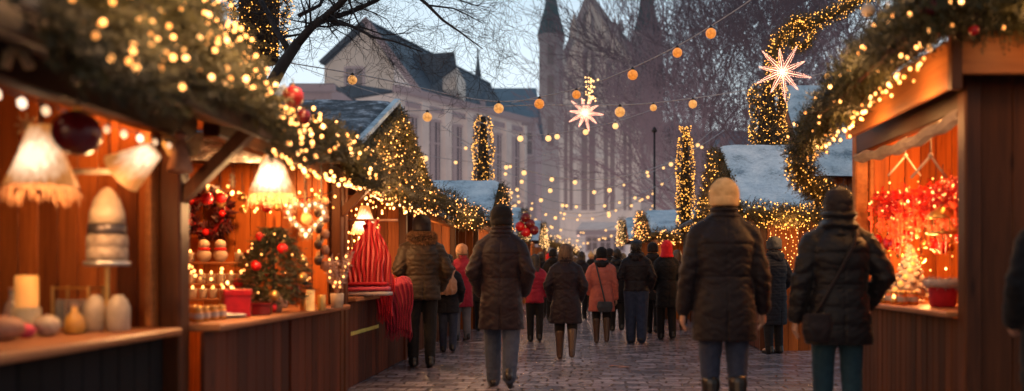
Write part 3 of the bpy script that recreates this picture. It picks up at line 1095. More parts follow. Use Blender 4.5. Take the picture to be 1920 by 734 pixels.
SHADE_LIT = shade_mat('lamp_shade_lit', (.50, .165, .034), (1.9, 1.35, .85), .14)
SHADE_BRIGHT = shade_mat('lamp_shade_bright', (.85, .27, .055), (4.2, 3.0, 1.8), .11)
FILAMENT = glow('lamp_bulb', (1.0, 0.8, 0.55), 9.0)
STAR_M = glow('star_beads', (1.0, 0.45, 0.32), 2.0)
STAR_C = glow('star_core', (1.0, 0.8, 0.62), 6.0)
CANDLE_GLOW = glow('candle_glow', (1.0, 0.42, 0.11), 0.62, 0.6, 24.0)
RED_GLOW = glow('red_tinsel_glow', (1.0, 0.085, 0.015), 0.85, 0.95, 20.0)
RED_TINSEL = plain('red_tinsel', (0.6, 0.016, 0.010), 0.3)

# ------------------------------------------------------------------ ground
def cobbles():
    m, nt, b = nodes_of('wet_cobbles')
    tc = nt.nodes.new('ShaderNodeTexCoord')
    n0 = N(nt, 'ShaderNodeTexNoise', Scale=2.3, Detail=4)
    nt.links.new(tc.outputs['Object'], n0.inputs['Vector'])
    mix = N(nt, 'ShaderNodeMix', data_type='RGBA', blend_type='LINEAR_LIGHT')
    mix.inputs[0].default_value = 0.13
    nt.links.new(tc.outputs['Object'], mix.inputs[6])
    nt.links.new(n0.outputs['Color'], mix.inputs[7])
    br = N(nt, 'ShaderNodeTexBrick', Scale=1.0)
    br.inputs['Brick Width'].default_value = 0.23
    br.inputs['Row Height'].default_value = 0.175
    br.inputs['Mortar Size'].default_value = 0.020
    br.inputs['Mortar Smooth'].default_value = 1.0
    br.inputs['Color1'].default_value = (0.3, 0.3, 0.3, 1)
    br.inputs['Color2'].default_value = (0.9, 0.9, 0.9, 1)
    br.inputs['Mortar'].default_value = (0, 0, 0, 1)
    nt.links.new(mix.outputs[2], br.inputs['Vector'])
    r = ramp(nt, br.outputs['Color'], [(0.0, (0.010, 0.009, 0.012)), (0.30, (0.150, 0.136, 0.160)), (0.95, (0.42, 0.375, 0.425))])
    n1 = N(nt, 'ShaderNodeTexNoise', Scale=0.7, Detail=6, Roughness=0.65)
    nt.links.new(tc.outputs['Object'], n1.inputs['Vector'])
    n2 = N(nt, 'ShaderNodeTexNoise', Scale=38.0, Detail=6, Roughness=0.7)
    nt.links.new(tc.outputs['Object'], n2.inputs['Vector'])
    mul = N(nt, 'ShaderNodeMix', data_type='RGBA', blend_type='MULTIPLY')
    mul.inputs[0].default_value = 0.8
    nt.links.new(r.outputs['Color'], mul.inputs[6])
    rr = ramp(nt, n1.outputs['Fac'], [(0.3, (0.78, 0.75, 0.77)), (0.7, (1.12, 1.08, 1.1))])
    nt.links.new(rr.outputs['Color'], mul.inputs[7])
    nt.links.new(mul.outputs[2], b.inputs['Base Color'])
    ro = N(nt, 'ShaderNodeMapRange')
    ro.inputs['From Min'].default_value = 0.35
    ro.inputs['From Max'].default_value = 0.65
    ro.inputs['To Min'].default_value = 0.07
    ro.inputs['To Max'].default_value = 0.20
    nt.links.new(n1.outputs['Fac'], ro.inputs['Value'])
    nt.links.new(ro.outputs['Result'], b.inputs['Roughness'])
    b.inputs['Specular IOR Level'].default_value = 0.85
    inv = N(nt, 'ShaderNodeMath', operation='SUBTRACT')
    inv.inputs[0].default_value = 1.0
    nt.links.new(br.outputs['Fac'], inv.inputs[1])
    hh = N(nt, 'ShaderNodeMath', operation='MULTIPLY_ADD')
    nt.links.new(n2.outputs['Fac'], hh.inputs[0])
    hh.inputs[1].default_value = 0.30
    nt.links.new(inv.outputs[0], hh.inputs[2])
    bump(nt, b, hh.outputs[0], 0.9, 0.022)
    return m


g = MB().add([(-300, -60, 0), (300, -60, 0), (300, 400, 0), (-300, 400, 0)], [(0, 1, 2, 3)]).build('ground', mottled('far_ground', (0.04, 0.035, 0.04), (0.08, 0.07, 0.075), 0.4, 0.7))
struct(g)
nx, ny = 60, 200
street = MB().add([(-9, -6, .004), (9, -6, .004), (9, 74, .004), (-9, 74, .004)], [(0, 1, 2, 3)]).build('cobbled_street', cobbles())
struct(street)
lf = MB()
for k in range(7):
    a = random.uniform(0, 6.28)
    r0 = (random.uniform(-.14, .14), random.uniform(-.10, .10))
    q = [(r0[0] + .07 * math.cos(a + t) * s, r0[1] + .07 * math.sin(a + t) * s, .012 + .008 * random.random()) for t, s in ((0, 1), (1.2, .5), (3.14, .9), (4.4, .55))]
    lf.add(q, [(0, 1, 2, 3)])
lo = lf.build('fallen_leaf', mottled('wet_leaf', (0.22, 0.07, 0.025), (0.36, 0.13, 0.05), 20, 0.5))
lo.location = (0.455, 10.4, 0)
tag(lo, 'orange brown clump of fallen leaves lying on the wet cobbles', 'leaves')

# ------------------------------------------------------------------ garlands
def band(root, name, pts_fn, n, outward, mat, length=.13, needle=.04, width=.006, per=16, spread=.55, droop=-.25):
    P = pts_fn(int(n * 1.7))
    keep = wobble(P, 7.5, 2.2) + RNG.normal(0, .35, len(P)) > -.05
    P = P[keep]
    n = len(P)
    d = rand_dirs(n) * spread + np.array(outward)[None] + np.array([0, 0, droop])[None]
    d /= np.linalg.norm(d, axis=1)[:, None]
    me = sprig_mesh(name, P - np.array(root.location), d, length, needle, width, per)
    return link(name, me, mat, root)


def along(path, n, rad, seed=0):
    """n random points in a fat tube of radius rad along a polyline."""
    path = np.array(path, float)
    seg = np.linalg.norm(np.diff(path, axis=0), axis=1)
    cum = np.concatenate([[0], np.cumsum(seg)])
    t = RNG.uniform(0, cum[-1], n)
    c = np.stack([np.interp(t, cum, path[:, k]) for k in range(3)], 1)
    r = rad * RNG.uniform(0, 1, (n, 1)) ** .5
    return c + rand_dirs(n) * r, c


def tube_garland(label, path, rad, nsprig, nbulb, bulb_r, bulb_mat, mat=FIR, cat='garland', name='lit_garland', group=None, limit=100, needle=.03, length=.10, per=10, mass=False, width=.006, core=True):
    root = thing(name, label, cat, tuple(path[0]), 0, group)
    P, c = along(path, nsprig, rad)
    d = (P - c)
    d = d / (np.linalg.norm(d, axis=1)[:, None] + 1e-6) + rand_dirs(nsprig) * .6
    d /= np.linalg.norm(d, axis=1)[:, None]
    L = np.array(root.location)
    link('foliage', sprig_mesh('foliage', P - L, d, length, needle, width, per), mat, root)
    if core:
        MB().tube([tuple(np.array(p) - L) for p in path], rad * .45, 6).build('stem', mat, root)
    B, c = along(path, nbulb, rad)
    d = (B - c)
    d /= np.linalg.norm(d, axis=1)[:, None] + 1e-6
    B = c + d * rad * RNG.uniform(.85, 1.35, (nbulb, 1))
    if mass:
        mass_bulbs(root, B, bulb_r, bulb_mat)
    else:
        put_bulbs(root, [tuple(p) for p in B], bulb_r, bulb_mat, limit)
    return root


# ------------------------------------------------------------------ stall L1 (nearest, left)
def build_near_left():
    s = thing('market_stall', 'nearest left stall with lampshades, glass jars and black lower panel', 'market stall', (-3.2, 3.8, 0), 0, 'wooden market stalls')
    P = lambda name, mb, mat: wpart(name, mb, mat, s)
    P('side_wall', MB().planks('x', -4.2, -2.535, 5.10, .04, 0, 2.55, .115), WOOD_ORANGE)
    P('back_wall', MB().planks('y', 1.6, 5.09, -4.26, .05, 0, 2.7, .13), WOOD_DARK)
    P('counter', MB().cbox(-3.15, -2.36, 1.8, 5.06, .81, .855, .012), WOOD_COUNTER)
    P('front_panel', MB().planks('y', 1.8, 5.08, -2.52, .03, 0.01, .80, .16), WOOD_BLACK)
    P('post', MB().cbox(-2.53, -2.40, 5.105, 5.235, 0, 2.5, .012), WOOD_POST)
    P('trim', MB().cbox(-2.575, -2.536, 5.03, 5.09, .86, 2.1, .006), WOOD_FASCIA)
    P('eave_beam', MB().cbox(-2.50, -2.38, 1.6, 5.30, 1.985, 2.14, .012), WOOD_BEAM)
    P('soffit', MB().hexa([(-2.375, 1.6, 2.12), (-1.98, 1.6, 2.05), (-1.98, 5.34, 2.05), (-2.375, 5.34, 2.12)], [(-2.375, 1.6, 2.15), (-1.98, 1.6, 2.08), (-1.98, 5.34, 2.08), (-2.375, 5.34, 2.15)]), WOOD_BEAM)
    P('brace', MB().beam((-2.47, 5.17, 1.58), (-1.99, 5.17, 2.06), .07, .075), WOOD_POST)
    P('fascia', MB().cbox(-1.975, -1.94, 1.6, 5.36, 2.0, 2.12, .008), WOOD_BEAM)
    rf = P('roof', MB().slab([(-1.95, 1.6, 2.13), (-1.95, 5.36, 2.13), (-2.75, 5.36, 3.35), (-2.75, 1.6, 3.35)], .04).slab([(-4.3, 5.36, 2.5), (-4.3, 1.6, 2.5), (-2.80, 1.6, 3.35), (-2.80, 5.36, 3.35)], .04), ROOF_DARK)
    P('ceiling_board', MB().planks('y', 1.6, 5.09, -4.2, 1.70, 2.56, 2.58, .14), WOOD_ORANGE)
    return s


build_near_left()


def steep(y0, y1, zlo, zhi, x0, x1, thick):
    def f(n):
        t = RNG.uniform(0, 1, n) ** .9
        z = zlo + (zhi - zlo) * t
        x = x0 + (x1 - x0) * t + RNG.uniform(-.5, .7, n) * thick
        y = RNG.uniform(y0, y1, n)
        z = z + .10 * np.sin(y * 3.1) * (1 - t) + .04 * np.sin(y * 9.3)
        return np.stack([x, y, z], 1)
    return f


g1 = thing('lit_garland', 'thick fir garland covered in big warm bulbs along the nearest left roof', 'garland', (-1.9, 3.6, 2.2), 0, 'lit fir garlands on stall roofs')
fn1 = steep(1.7, 5.42, 2.02, 3.2, -1.88, -2.55, .14)
band(g1, 'foliage', fn1, 6500, (.8, -.35, 0), FIR, .17, .05, .0065, 15)
bp = fn1(560)
bp[:, 0] += .13
bp = bp[(bp[:, 2] < 1.2 + 520 * bp[:, 1] / 1600 + .15)]
put_bulbs(g1, [tuple(p) for p in bp], .0115, BULB_NEAR, 100)


def bauble(label, c, r, mat, cat='bauble', name='bauble', cap=GOLD, group=None):
    t = thing(name, label, cat, c, 0, group)
    MB().ball((0, 0, 0), r, 24, 16).build('ball', mat, t, True)
    MB().lathe([(r * .16, r * .97), (r * .16, r * 1.14), (r * .05, r * 1.2)], n=10).build('cap', cap, t)
    MB().tube([(0, 0, r * 1.18), (0, 0, r * 1.7)], .004, 5).build('cord', BLACKWIRE, t)
    return t


bauble('red glass ball half buried in the nearest left garland', (-1.80, 3.3, 2.36), .062, RED_GLOSS)
bauble('large dark red ball hanging from the nearest left eave beam', (-2.335, 3.95, 1.83), .105, DARKRED_GLOSS)


def bow(label, c, s, mat, rz=0, name='ribbon_bow', loops=2):
    t = thing(name, label, 'bow', c, rz)
    for sg in (-1, 1):
        for k in range(loops):
            a = .35 + .5 * k
            MB().tube([(0, 0, 0), (sg * s * .5 * math.cos(a), -.02, s * .5 * math.sin(a) + s * .15), (sg * s * math.cos(a), -.02 - .02 * k, s * math.sin(a)), (sg * s * .75, -.04, s * .1 * (k + .3)), (0, -.02, 0)], [.012, .03, .035, .03, .012], 6).build('loop', mat, t, True)
        MB().tube([(0, -.01, 0), (sg * s * .25, -.03, -s * .5), (sg * s * .45, -.02, -s * 1.05)], [.014, .024, .02], 6).build('tail', mat, t, True)
    MB().ball((0, -.03, 0), s * .17, 12, 8).build('knot', mat, t, True)
    return t


bow('straw bow tied on the nearest left eave above the first lampshade', (-2.30, 3.5, 2.14), .115, STRAW)
bow('pale ribbon bow on the nearest left eave beam beside the straw bow', (-2.30, 3.95, 2.14), .09, LACE, .4)
bauble('large red ball at the end of the nearest left garland', (-1.84, 5.44, 2.30), .068, plain('brick_red_gloss', (0.26, 0.012, 0.010), 0.3))
bauble('small dark red ball under the large one at the garland end', (-1.79, 5.50, 2.18), .05, DARKRED_GLOSS)


def string_light(label, p0, p1, n, sag, r, mat, limit=100, group='light strings along the stalls', wire=True, jitter=0.0, sub=1):
    root = thing('light_string', label, 'fairy lights', p0, 0, group)
    p0, p1 = np.array(p0, float), np.array(p1, float)
    f = lambda t: p0 + (p1 - p0) * t + np.array([0, 0, -4 * sag * t * (1 - t)])
    if wire:
        MB().tube([tuple(f(t) - p0) for t in np.linspace(0, 1, 17)], .0035, 4).build('wire', BLACKWIRE, root)
    pts = [tuple(f((i + .5) / n) + np.array([random.gauss(0, jitter), random.gauss(0, jitter), -r * 1.4 + random.gauss(0, jitter)])) for i in range(n)]
    put_bulbs(root, pts, r, mat, limit, sub=sub)
    return root


string_light('row of white bulbs under the nearest left eave beam', (-2.40, 2.6, 1.985), (-2.40, 5.05, 1.95), 15, .03, .020, BULB_WHITE)


def shade_lamp(label, c, r0, r1, h, mat=SHADE_LIT, fringe=.09, watts=30, cord=.25, light=True):
    """Fringed fabric shade; c = centre of its lower rim."""
    t = thing('pendant_lamp', label, 'lamp', c, 0, 'fringed pendant lamps in the left stalls')
    mb = MB()
    prof = [(r1, h), (r1 * 1.06, h * .96), (r1 + (r0 - r1) * .4, h * .55), (r0 * .93, h * .12), (r0, 0)]
    for pr in (prof, [(p[0] - .006, p[1]) for p in prof[::-1]]):
        i0 = len(mb.v)
        mb.lathe(pr, n=72, close=False)
        for i in range(i0, len(mb.v)):          # gathered cloth: fine upright pleats
            k = (i - i0) % 72
            q = 1 + (.035 if k % 3 == 0 else -.012) + random.uniform(-.012, .012)
            mb.v[i] = (mb.v[i][0] * q, mb.v[i][1] * q, mb.v[i][2] + random.uniform(-.004, .004))
    mb.build('lamp_shade', mat, t, True)
    fr = MB()
    for k in range(64):
        a = 2 * PI * k / 64
        l = fringe * random.uniform(.5, 1.1)
        x, y = math.cos(a), math.sin(a)
        fr.tube([(r0 * x, r0 * y, .004), (r0 * x * 1.04 + random.gauss(0, .004), r0 * y * 1.04, -l * .5), (r0 * x * 1.05 + random.gauss(0, .012), r0 * y * 1.05, -l)], [.0035, .003, .001], 4)
    fr.build('fringe', FRINGE, t)
    MB().ball((0, 0, h * .42), .045, 14, 10, (1, 1, 1.25)).build('light_bulb', FILAMENT, t, True)
    MB().tube([(0, 0, h * .96), (0, 0, h + cord)], .006, 5).build('cord', BLACKWIRE, t)
    if light:
        point_light((c[0], c[1], c[2] - .03), watts, r=.05)
    return t


shade_lamp('fringed cone lamp in the nearest left stall at the photo edge', at(78, 350, 4.2), .155, .055, .30, watts=16, cord=.12)
shade_lamp('bright fringed cone lamp over the Christmas goods of the second left stall', at(511, 364, 6.0), .155, .06, .27, SHADE_BRIGHT, watts=42, cord=.2)


def tilted_lamp():
    x, y, z = at(205, 322, 4.6)
    t = thing('arm_lamp', 'tilted pale cone lamp on a white horizontal arm beside the tiered lantern', 'lamp', (x, y, z))
    MB().tube([(-.24, 0, 0), (.02, 0, 0)], .016, 8).build('arm', CERAMIC, t, True)
    mb = MB().lathe([(.05, .16), (.06, .13), (.115, -.05), (.118, -.055)], n=24)
    sh = mb.build('lamp_shade', SHADE_LIT, t, True)
    sh.location = (.11, 0, .02)
    sh.rotation_euler = (0, math.radians(55), 0)
    MB().tube([(0, 0, 0), (0, 0, .30)], .006, 5).build('cord', BLACKWIRE, t)


tilted_lamp()


def tiered_lantern():
    x, y, z = at(201, 617, 4.75)
    z = .856
    t = thing('tiered_lantern', 'tall tiered silver and glass lantern with white pointed top on counter', 'lantern', (x, y, z))
    for dx in (-.062, .062):
        MB().lathe([(.052, 0), (.060, .01), (.062, .13), (.045, .175), (.028, .19), (.028, .20)], (dx, 0, 0), 20).build('jar', CERAMIC, t, True)
    MB().lathe([(.014, .0), (.014, .36)], n=10).build('stem', GOLD, t)
    MB().lathe([(.11, .36), (.118, .37), (.118, .385), (.105, .39)], n=24).build('base_ring', SILVER, t, True)
    MB().lathe([(.098, .391), (.104, .40), (.104, .455), (.098, .462), (.104, .469), (.104, .525), (.096, .535)], n=28).build('canister', mottled('frosted_silver', (.22, .15, .11), (.5, .38, .29), 26, .6, bs=.4, metallic=.3), t, True)
    MB().lathe([(.095, .536), (.098, .54), (.098, .59), (.092, .595)], n=24).build('band', plain('dark_pewter', (0.09, 0.07, 0.07), .35, .6), t, True)
    MB().lathe([(.092, .596), (.088, .66), (.066, .735), (.03, .785), (.006, .80)], n=24).build('pointed_top', CERAMIC, t, True)


tiered_lantern()


def candle(label, c, r, h, glass=True, mat=CREAM, square=False):
    t = thing('candle_lantern', label, 'candle', c)
    if glass:
        MB().lathe([(r * 1.2, 0), (r * 1.25, .01), (r * 1.25, h * .45), (r * 1.2, h * .46)], n=18).build('glass_holder', GLASS, t, True)
    MB().lathe([(r * .98, h * .02), (r, h * .03), (r, h * .97), (r * .9, h), (r * .3, h * .99)], n=18).build('wax', mat, t, True)
    MB().tube([(0, 0, h * .99), (.002, 0, h * 1.05)], .003, 5).build('wick', BLACKWIRE, t)
    return t


x, y, z = at(50, 600, 4.5)
candle('thick amber pillar candle in glass holder on the nearest left counter', (x, y, .856), .055, .31, mat=glow('dim_wax', (1.0, .40, .10), .28, .5, 12.0))


def basket(label, c, w, d, h):
    t = thing('wire_box', label, 'box', c)
    for sx in (-1, 1):
        for sy in (-1, 1):
            MB().cbox(sx * w / 2 - .007, sx * w / 2 + .007, sy * d / 2 - .007, sy * d / 2 + .007, 0, h, .002).build('corner_post', GOLD, t)
    for zz in (.012, h - .012):
        MB().tube([(-w / 2, -d / 2, zz), (w / 2, -d / 2, zz), (w / 2, d / 2, zz), (-w / 2, d / 2, zz)], .006, 5, True).build('rim', GOLD, t)
    MB().box(-w / 2 + .01, w / 2 - .01, -d / 2 + .01, d / 2 - .01, .018, h * .7).build('glass_box', GLASS, t)


x, y, z = at(122, 600, 4.7)
basket('gold framed glass box behind the white ball on the nearest left counter', (x, y + .12, .856), .2, .14, .25)


def lumpy(name, label, cat, c, r, mat, seed=1, grp=None):
    me = fuse([p_ell((0, 0, r[2]), r)], r[0] / 9, 2)
    displace(me, lambda p, n: r[0] * .05 * wobble(p / r[0], 2.2, seed))
    o = link(name, me, mat, None, True)
    o.location = c
    return tag(o, label, cat, grp)


x, y, z = at(89, 606, 4.35)
lumpy('wool_ball', 'round off-white ball in front of the glass box', 'ball', (x, y, .856), (.06, .06, .055), CERAMIC)
x, y, z = at(10, 620, 4.1)
lumpy('round_loaf', 'pale round loaf at the left photo edge of the counter', 'loaf', (x, y, .856), (.085, .08, .06), CARVED, 3)
x, y, z = at(48, 615, 4.25)
lumpy('knitted_ball', 'reddish knitted ball left of the off-white ball', 'ball', (x, y, .856), (.045, .045, .036), PINK, 4)


def bottle(label, c, r, h, mat, cat='bottle'):
    t = thing('bottle', label, cat, c)
    MB().lathe([(r * .9, 0), (r, .01), (r * 1.02, h * .4), (r * .8, h * .6), (r * .34, h * .74), (r * .32, h * .93)], n=18).build('body', mat, t, True)
    MB().lathe([(r * .38, h * .93), (r * .38, h), (r * .2, h * 1.01)], n=12).build('stopper', CARVED, t, True)


x, y, z = at(140, 612, 4.55)
bottle('squat yellow bottle between the white ball and the tiered lantern', (x, y, .856), .05, .155, plain('amber_glaze', (0.6, 0.28, 0.05), .3))
x, y, z = at(22, 600, 4.75)
bottle('clear glass bottle left of the thick amber candle', (x, y, .856), .045, .24, GLASS)


def angel():
    x, y, z = at(338, 330, 5.0)
    t = thing('angel_ornament', 'carved wooden angel hanging at the post of the nearest left stall', 'ornament', (x, y, z + .02))
    MB().lathe([(.065, 0), (.07, .02), (.04, .14), (.022, .19)], n=16).build('robe', CARVED, t, True)
    MB().ball((0, 0, .215), .032, 14, 10).build('head', CARVED, t, True)
    for s_ in (-1, 1):
        MB().prism([(s_ * .01, .17), (s_ * .11, .25), (s_ * .12, .17), (s_ * .085, .10), (s_ * .02, .10)][::s_], 'y', .025, .04).build('wing', STRAW, t)
    MB().tube([(0, 0, .245), (0, 0, .40)], .004, 5).build('cord', BLACKWIRE, t)


angel()
x, y, z = at(50, 235, 4.4)
t = thing('straw_star', 'small straw ornament hanging left of the large dark red ball', 'ornament', (x, y, z))
for k in range(4):
    a = PI * k / 4
    MB().beam((-.06 * math.cos(a), 0, -.06 * math.sin(a)), (.06 * math.cos(a), 0, .06 * math.sin(a)), .012, .008).build('ray', STRAW, t)
MB().tube([(0, 0, .05), (0, 0, .2)], .003, 5).build('cord', BLACKWIRE, t)

# ------------------------------------------------------------------ stall L2
def build_second_left():
    s = thing('market_stall', 'second left stall with red gift box, small decorated tree and pot tiers', 'market stall', (-3.1, 6.7, 0), 0, 'wooden market stalls')
    P = lambda name, mb, mat: wpart(name, mb, mat, s)
    P('side_wall', MB().planks('x', -4.05, -2.42, 8.14, .04, 0, 2.5, .15), WOOD_ORANGE)
    P('back_wall', MB().planks('y', 5.25, 8.13, -4.10, .05, 0, 2.7, .14), WOOD_ORANGE)
    P('counter', MB().cbox(-2.98, -2.22, 5.25, 8.22, .815, .86, .012), WOOD_COUNTER)
    for a, b in ((5.25, 6.76), (6.82, 8.20)):
        P('front_panel', MB().planks('y', a, b, -2.35, .03, .01, .81, .17), WOOD_DARK)
    P('post', MB().cbox(-2.42, -2.31, 8.20, 8.31, 0, 2.2, .01), WOOD_POST)
    P('eave_beam', MB().cbox(-2.40, -2.29, 5.40, 8.3, 2.04, 2.16, .01), WOOD_BEAM)
    P('ceiling_board', MB().planks('y', 5.3, 8.13, -4.04, 1.62, 2.52, 2.54, .14), WOOD_ORANGE)
    P('roof', MB().slab([(-1.95, 5.40, 2.12), (-1.95, 7.9, 2.12), (-3.15, 7.9, 2.80), (-3.15, 5.40, 2.80)], .04).slab([(-4.3, 7.9, 2.55), (-4.3, 5.4, 2.55), (-3.17, 5.4, 2.80), (-3.17, 7.9, 2.80)], .04), FROST)
    P('brace', MB().beam((-2.36, 8.25, 1.7), (-2.0, 8.25, 2.06), .06, .07), WOOD_POST)


build_second_left()
fn2 = steep(5.45, 7.75, 2.02, 2.36, -1.90, -2.15, .12)
g2 = thing('lit_garland', 'fir garland with warm bulbs along the eave of the second left stall', 'garland', (-1.95, 6.5, 2.1), 0, 'lit fir garlands on stall roofs')
band(g2, 'foliage', fn2, 2200, (.8, -.4, .1), FIR, .15, .045, .006, 13)
b2 = fn2(120)
b2[:, 0] += .10
put_bulbs(g2, [tuple(p) for p in b2], .014, BULB_NEAR, 100)
string_light('string of close bulbs under the eave of the second left stall', (-1.98, 5.5, 1.98), (-1.98, 7.8, 1.97), 42, .05, .013, BULB_NEAR, jitter=.02)
string_light('loose bright bulbs inside the second left stall above the goods', (-2.9, 6.6, 1.86), (-2.3, 7.9, 1.92), 34, .10, .012, BULB_NEAR, jitter=.05)

# goods of L2 (counter top z = .86)
def gift_box(label, c, w, h, mat, rz, ribbon=None):
    t = thing('gift_box', label, 'box', c, rz)
    MB().cbox(-w / 2, w / 2, -w / 2, w / 2, 0, h * .78, .004).build('box', mat, t)
    MB().cbox(-w / 2 - .006, w / 2 + .006, -w / 2 - .006, w / 2 + .006, h * .78, h, .004).build('lid', mat, t)
    if ribbon:
        MB().cbox(-.012, .012, -w / 2 - .009, w / 2 + .009, 0, h + .003, .001).build('ribbon', ribbon, t)


x, y, z = at(442, 602, 6.1)
gift_box('bright red gift box standing on the second left counter', (x, y, .861), .175, .195, RED_GLOSS, .55)
x, y, z = at(492, 602, 6.35)
gift_box('dark red box lying behind the bright red gift box', (x, y, .861), .13, .09, DARKRED_GLOSS, .2)


def mini_tree():
    x, y, z = at(513, 590, 6.7)
    t = thing('small_christmas_tree', 'small decorated fir tree with red balls on the second left counter', 'Christmas tree', (x, y, .861))
    MB().lathe([(.06, 0), (.075, .09), (.07, .095)], n=16).build('pot', CARVED, t, True)
    MB().tube([(0, 0, .08), (0, 0, .66)], [.018, .004], 6).build('trunk', BARK, t)
    n = 900
    zz = RNG.uniform(.08, .66, n)
    a = RNG.uniform(0, 2 * PI, n)
    r = .25 * np.sin(np.clip((.70 - zz) / .62, 0, 1) * 2.2) * RNG.uniform(.1, 1, n) ** .5
    P = np.stack([r * np.cos(a), r * np.sin(a), zz], 1)
    d = np.stack([np.cos(a), np.sin(a), -.2 + 0 * a], 1) + rand_dirs(n) * .4
    d /= np.linalg.norm(d, axis=1)[:, None]
    link('foliage', sprig_mesh('foliage', P, d, .09, .03, .005, 12), FIR, t)
    for k in range(11):
        z_ = .14 + .045 * k
        a = 2.4 * k - 1.2
        r = .25 * math.sin((.70 - z_) / .62 * 2.2) + .01
        MB().ball((0, 0, 0), .040, 16, 10).build('bauble', RED_GLOSS if k % 3 else GOLD, t, True).location = (r * math.cos(a), r * math.sin(a), z_)
    B = []
    for k in range(40):
        z_ = RNG.uniform(.12, .62)
        a = RNG.uniform(0, 2 * PI)
        r = .25 * math.sin((.70 - z_) / .62 * 2.2) + .02
        o = link('bulb', bulb_mesh(.006, BULB_MID, 1), None, t)
        o.location = (r * math.cos(a), r * math.sin(a), z_)


mini_tree()


def heart():
    x, y, z = at(575, 410, 6.5)
    t = thing('heart_ornament', 'pale wicker heart with lights hanging over the second left counter', 'ornament', (x, y, z))
    pts = []
    for k in range(40):
        a = 2 * PI * k / 40
        pts.append((.0085 * 16 * math.sin(a) ** 3, 0, .0085 * (13 * math.cos(a) - 5 * math.cos(2 * a) - 2 * math.cos(3 * a) - math.cos(4 * a)) + .01))
    MB().tube(pts, .018, 8, True).build('wicker_ring', LACE, t, True)
    P = np.array([pts[RNG.integers(0, 40)] for _ in range(500)])
    link('twig', leaf_mesh('twig', P, rand_dirs(500), .05, .4, .16), STRAW, t)['kind'] = 'stuff'
    for k in range(0, 40, 2):
        o = link('bulb', bulb_mesh(.010, BULB_WHITE, 1), None, t)
        o.location = (pts[k][0], -.022, pts[k][2])
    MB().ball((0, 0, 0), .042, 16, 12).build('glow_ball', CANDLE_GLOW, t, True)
    MB().tube([(0, 0, .10), (0, 0, .42)], .004, 5).build('cord', BLACKWIRE, t)


heart()


def tier_stand():
    x0, y0 = -3.12, 7.1
    s = thing('tier_stand', 'three stepped wooden shelves filled with pale pots on the second left counter', 'shelf', (x0, y0, .861))
    for k, (yy, zz) in enumerate(((-.16, .10), (.0, .22), (.16, .40))):
        MB().cbox(-.34, .34, yy - .075, yy + .075, zz - .02, zz, .004).build('shelf_board', WOOD_COUNTER, s)
    for sx in (-.33, .33):
        MB().prism([(-.22, 0), (.22, 0), (.22, .38), (.09, .38), (.09, .2), (-.07, .2), (-.07, .08), (-.22, .08)], 'x', sx - .012, sx + .012).build('side_panel', WOOD_COUNTER, s)
    proto = None
    for k, (yy, zz) in enumerate(((-.16, .10), (.0, .22), (.16, .40))):
        for i in range(8):
            if k == 2 and i in (2, 3, 4, 5):
                continue
            c = (x0 - .29 + .083 * i, y0 + yy, .862 + zz)
            lab = ['pale glowing candle cup on the lowest step of the pot tiers', 'pale glowing candle cup on the middle step of the pot tiers', 'pale glowing candle cup on the top step of the pot tiers'][k]
            if proto is None:
                t = proto = thing('candle_cup', lab, 'candle cup', c, 0, 'candle cups on the pot tiers')
                MB().lathe([(.026, 0), (.033, .01), (.036, .075), (.034, .08), (.030, .07), (.027, .02)], n=14).build('cup', CERAMIC, t, True)
                MB().lathe([(.026, .02), (.026, .066), (.01, .07)], n=12).build('candle', CANDLE_GLOW, t, True)
                MB().ball((0, 0, .088), .010, 8, 6, (1, 1, 1.7)).build('flame', BULB_NEAR, t, True)
            else:
                t = proto.copy()
                COL.objects.link(t)
                t.location = c
                t['label'] = lab
                for ch in list(proto.children):
                    q = ch.copy()
                    COL.objects.link(q)
                    q.parent = t
    for i, dx in enumerate((-.07, .07)):
        c = (x0 - .02 + dx, y0 + .16, .862 + .40)
        t = thing('snowman_figure', ['snowman figure with red scarf, the left one on the top step', 'snowman figure with red scarf, the right one on the top step'][i], 'figurine', c)
        MB().ball((0, 0, .055), .058, 16, 12).build('body', CERAMIC, t, True)
        MB().ball((0, 0, .145), .045, 16, 12).build('head', CERAMIC, t, True)
        MB().lathe([(.036, .095), (.05, .1), (.05, .115), (.036, .12)], n=16).build('scarf', RED_GLOSS, t, True)
        ns = MB().lathe([(.006, 0), (.001, .03)], (0, 0, 0), 8).build('nose', CREAM, t)
        ns.location = (0, -.043, .145)
        ns.rotation_euler = (PI / 2, 0, 0)


tier_stand()
# low golden balls in front of the tiers
for i in range(12):
    c = (-3.02 + .055 * i + random.uniform(-.01, .01), 6.55 + .05 * (i % 3) + random.uniform(-.02, .02), .861)
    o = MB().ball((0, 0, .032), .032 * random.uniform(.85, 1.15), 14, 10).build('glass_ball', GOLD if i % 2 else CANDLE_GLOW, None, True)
    o.location = c
    tag(o, 'small shiny gold ball heaped below the pot tiers' if i % 2 else 'small glowing amber ball heaped below the pot tiers', 'bauble', 'balls heaped below the pot tiers')


def wreath(label, c, R, r, mat, mat2, rz=0):
    t = thing('wreath', label, 'wreath', c, rz)
    pts = [(R * math.cos(2 * PI * k / 24), 0, R * math.sin(2 * PI * k / 24)) for k in range(24)]
    MB().tube(pts, r * .6, 8, True).build('ring', mat, t, True)
    P = np.array([pts[RNG.integers(0, 24)] for _ in range(700)])
    d = rand_dirs(700)
    link('foliage', leaf_mesh('foliage', P, d, r * 1.5, .4, .3), mat2, t)
    for k in range(5):
        a = 1.2 * k
        MB().ball((R * math.cos(a), -r * .8, R * math.sin(a)), r * .45, 12, 8).build('berry', RED_GLOSS, t, True)
    MB().tube([(0, 0, R), (0, .02, R + .3)], .004, 5).build('cord', BLACKWIRE, t)


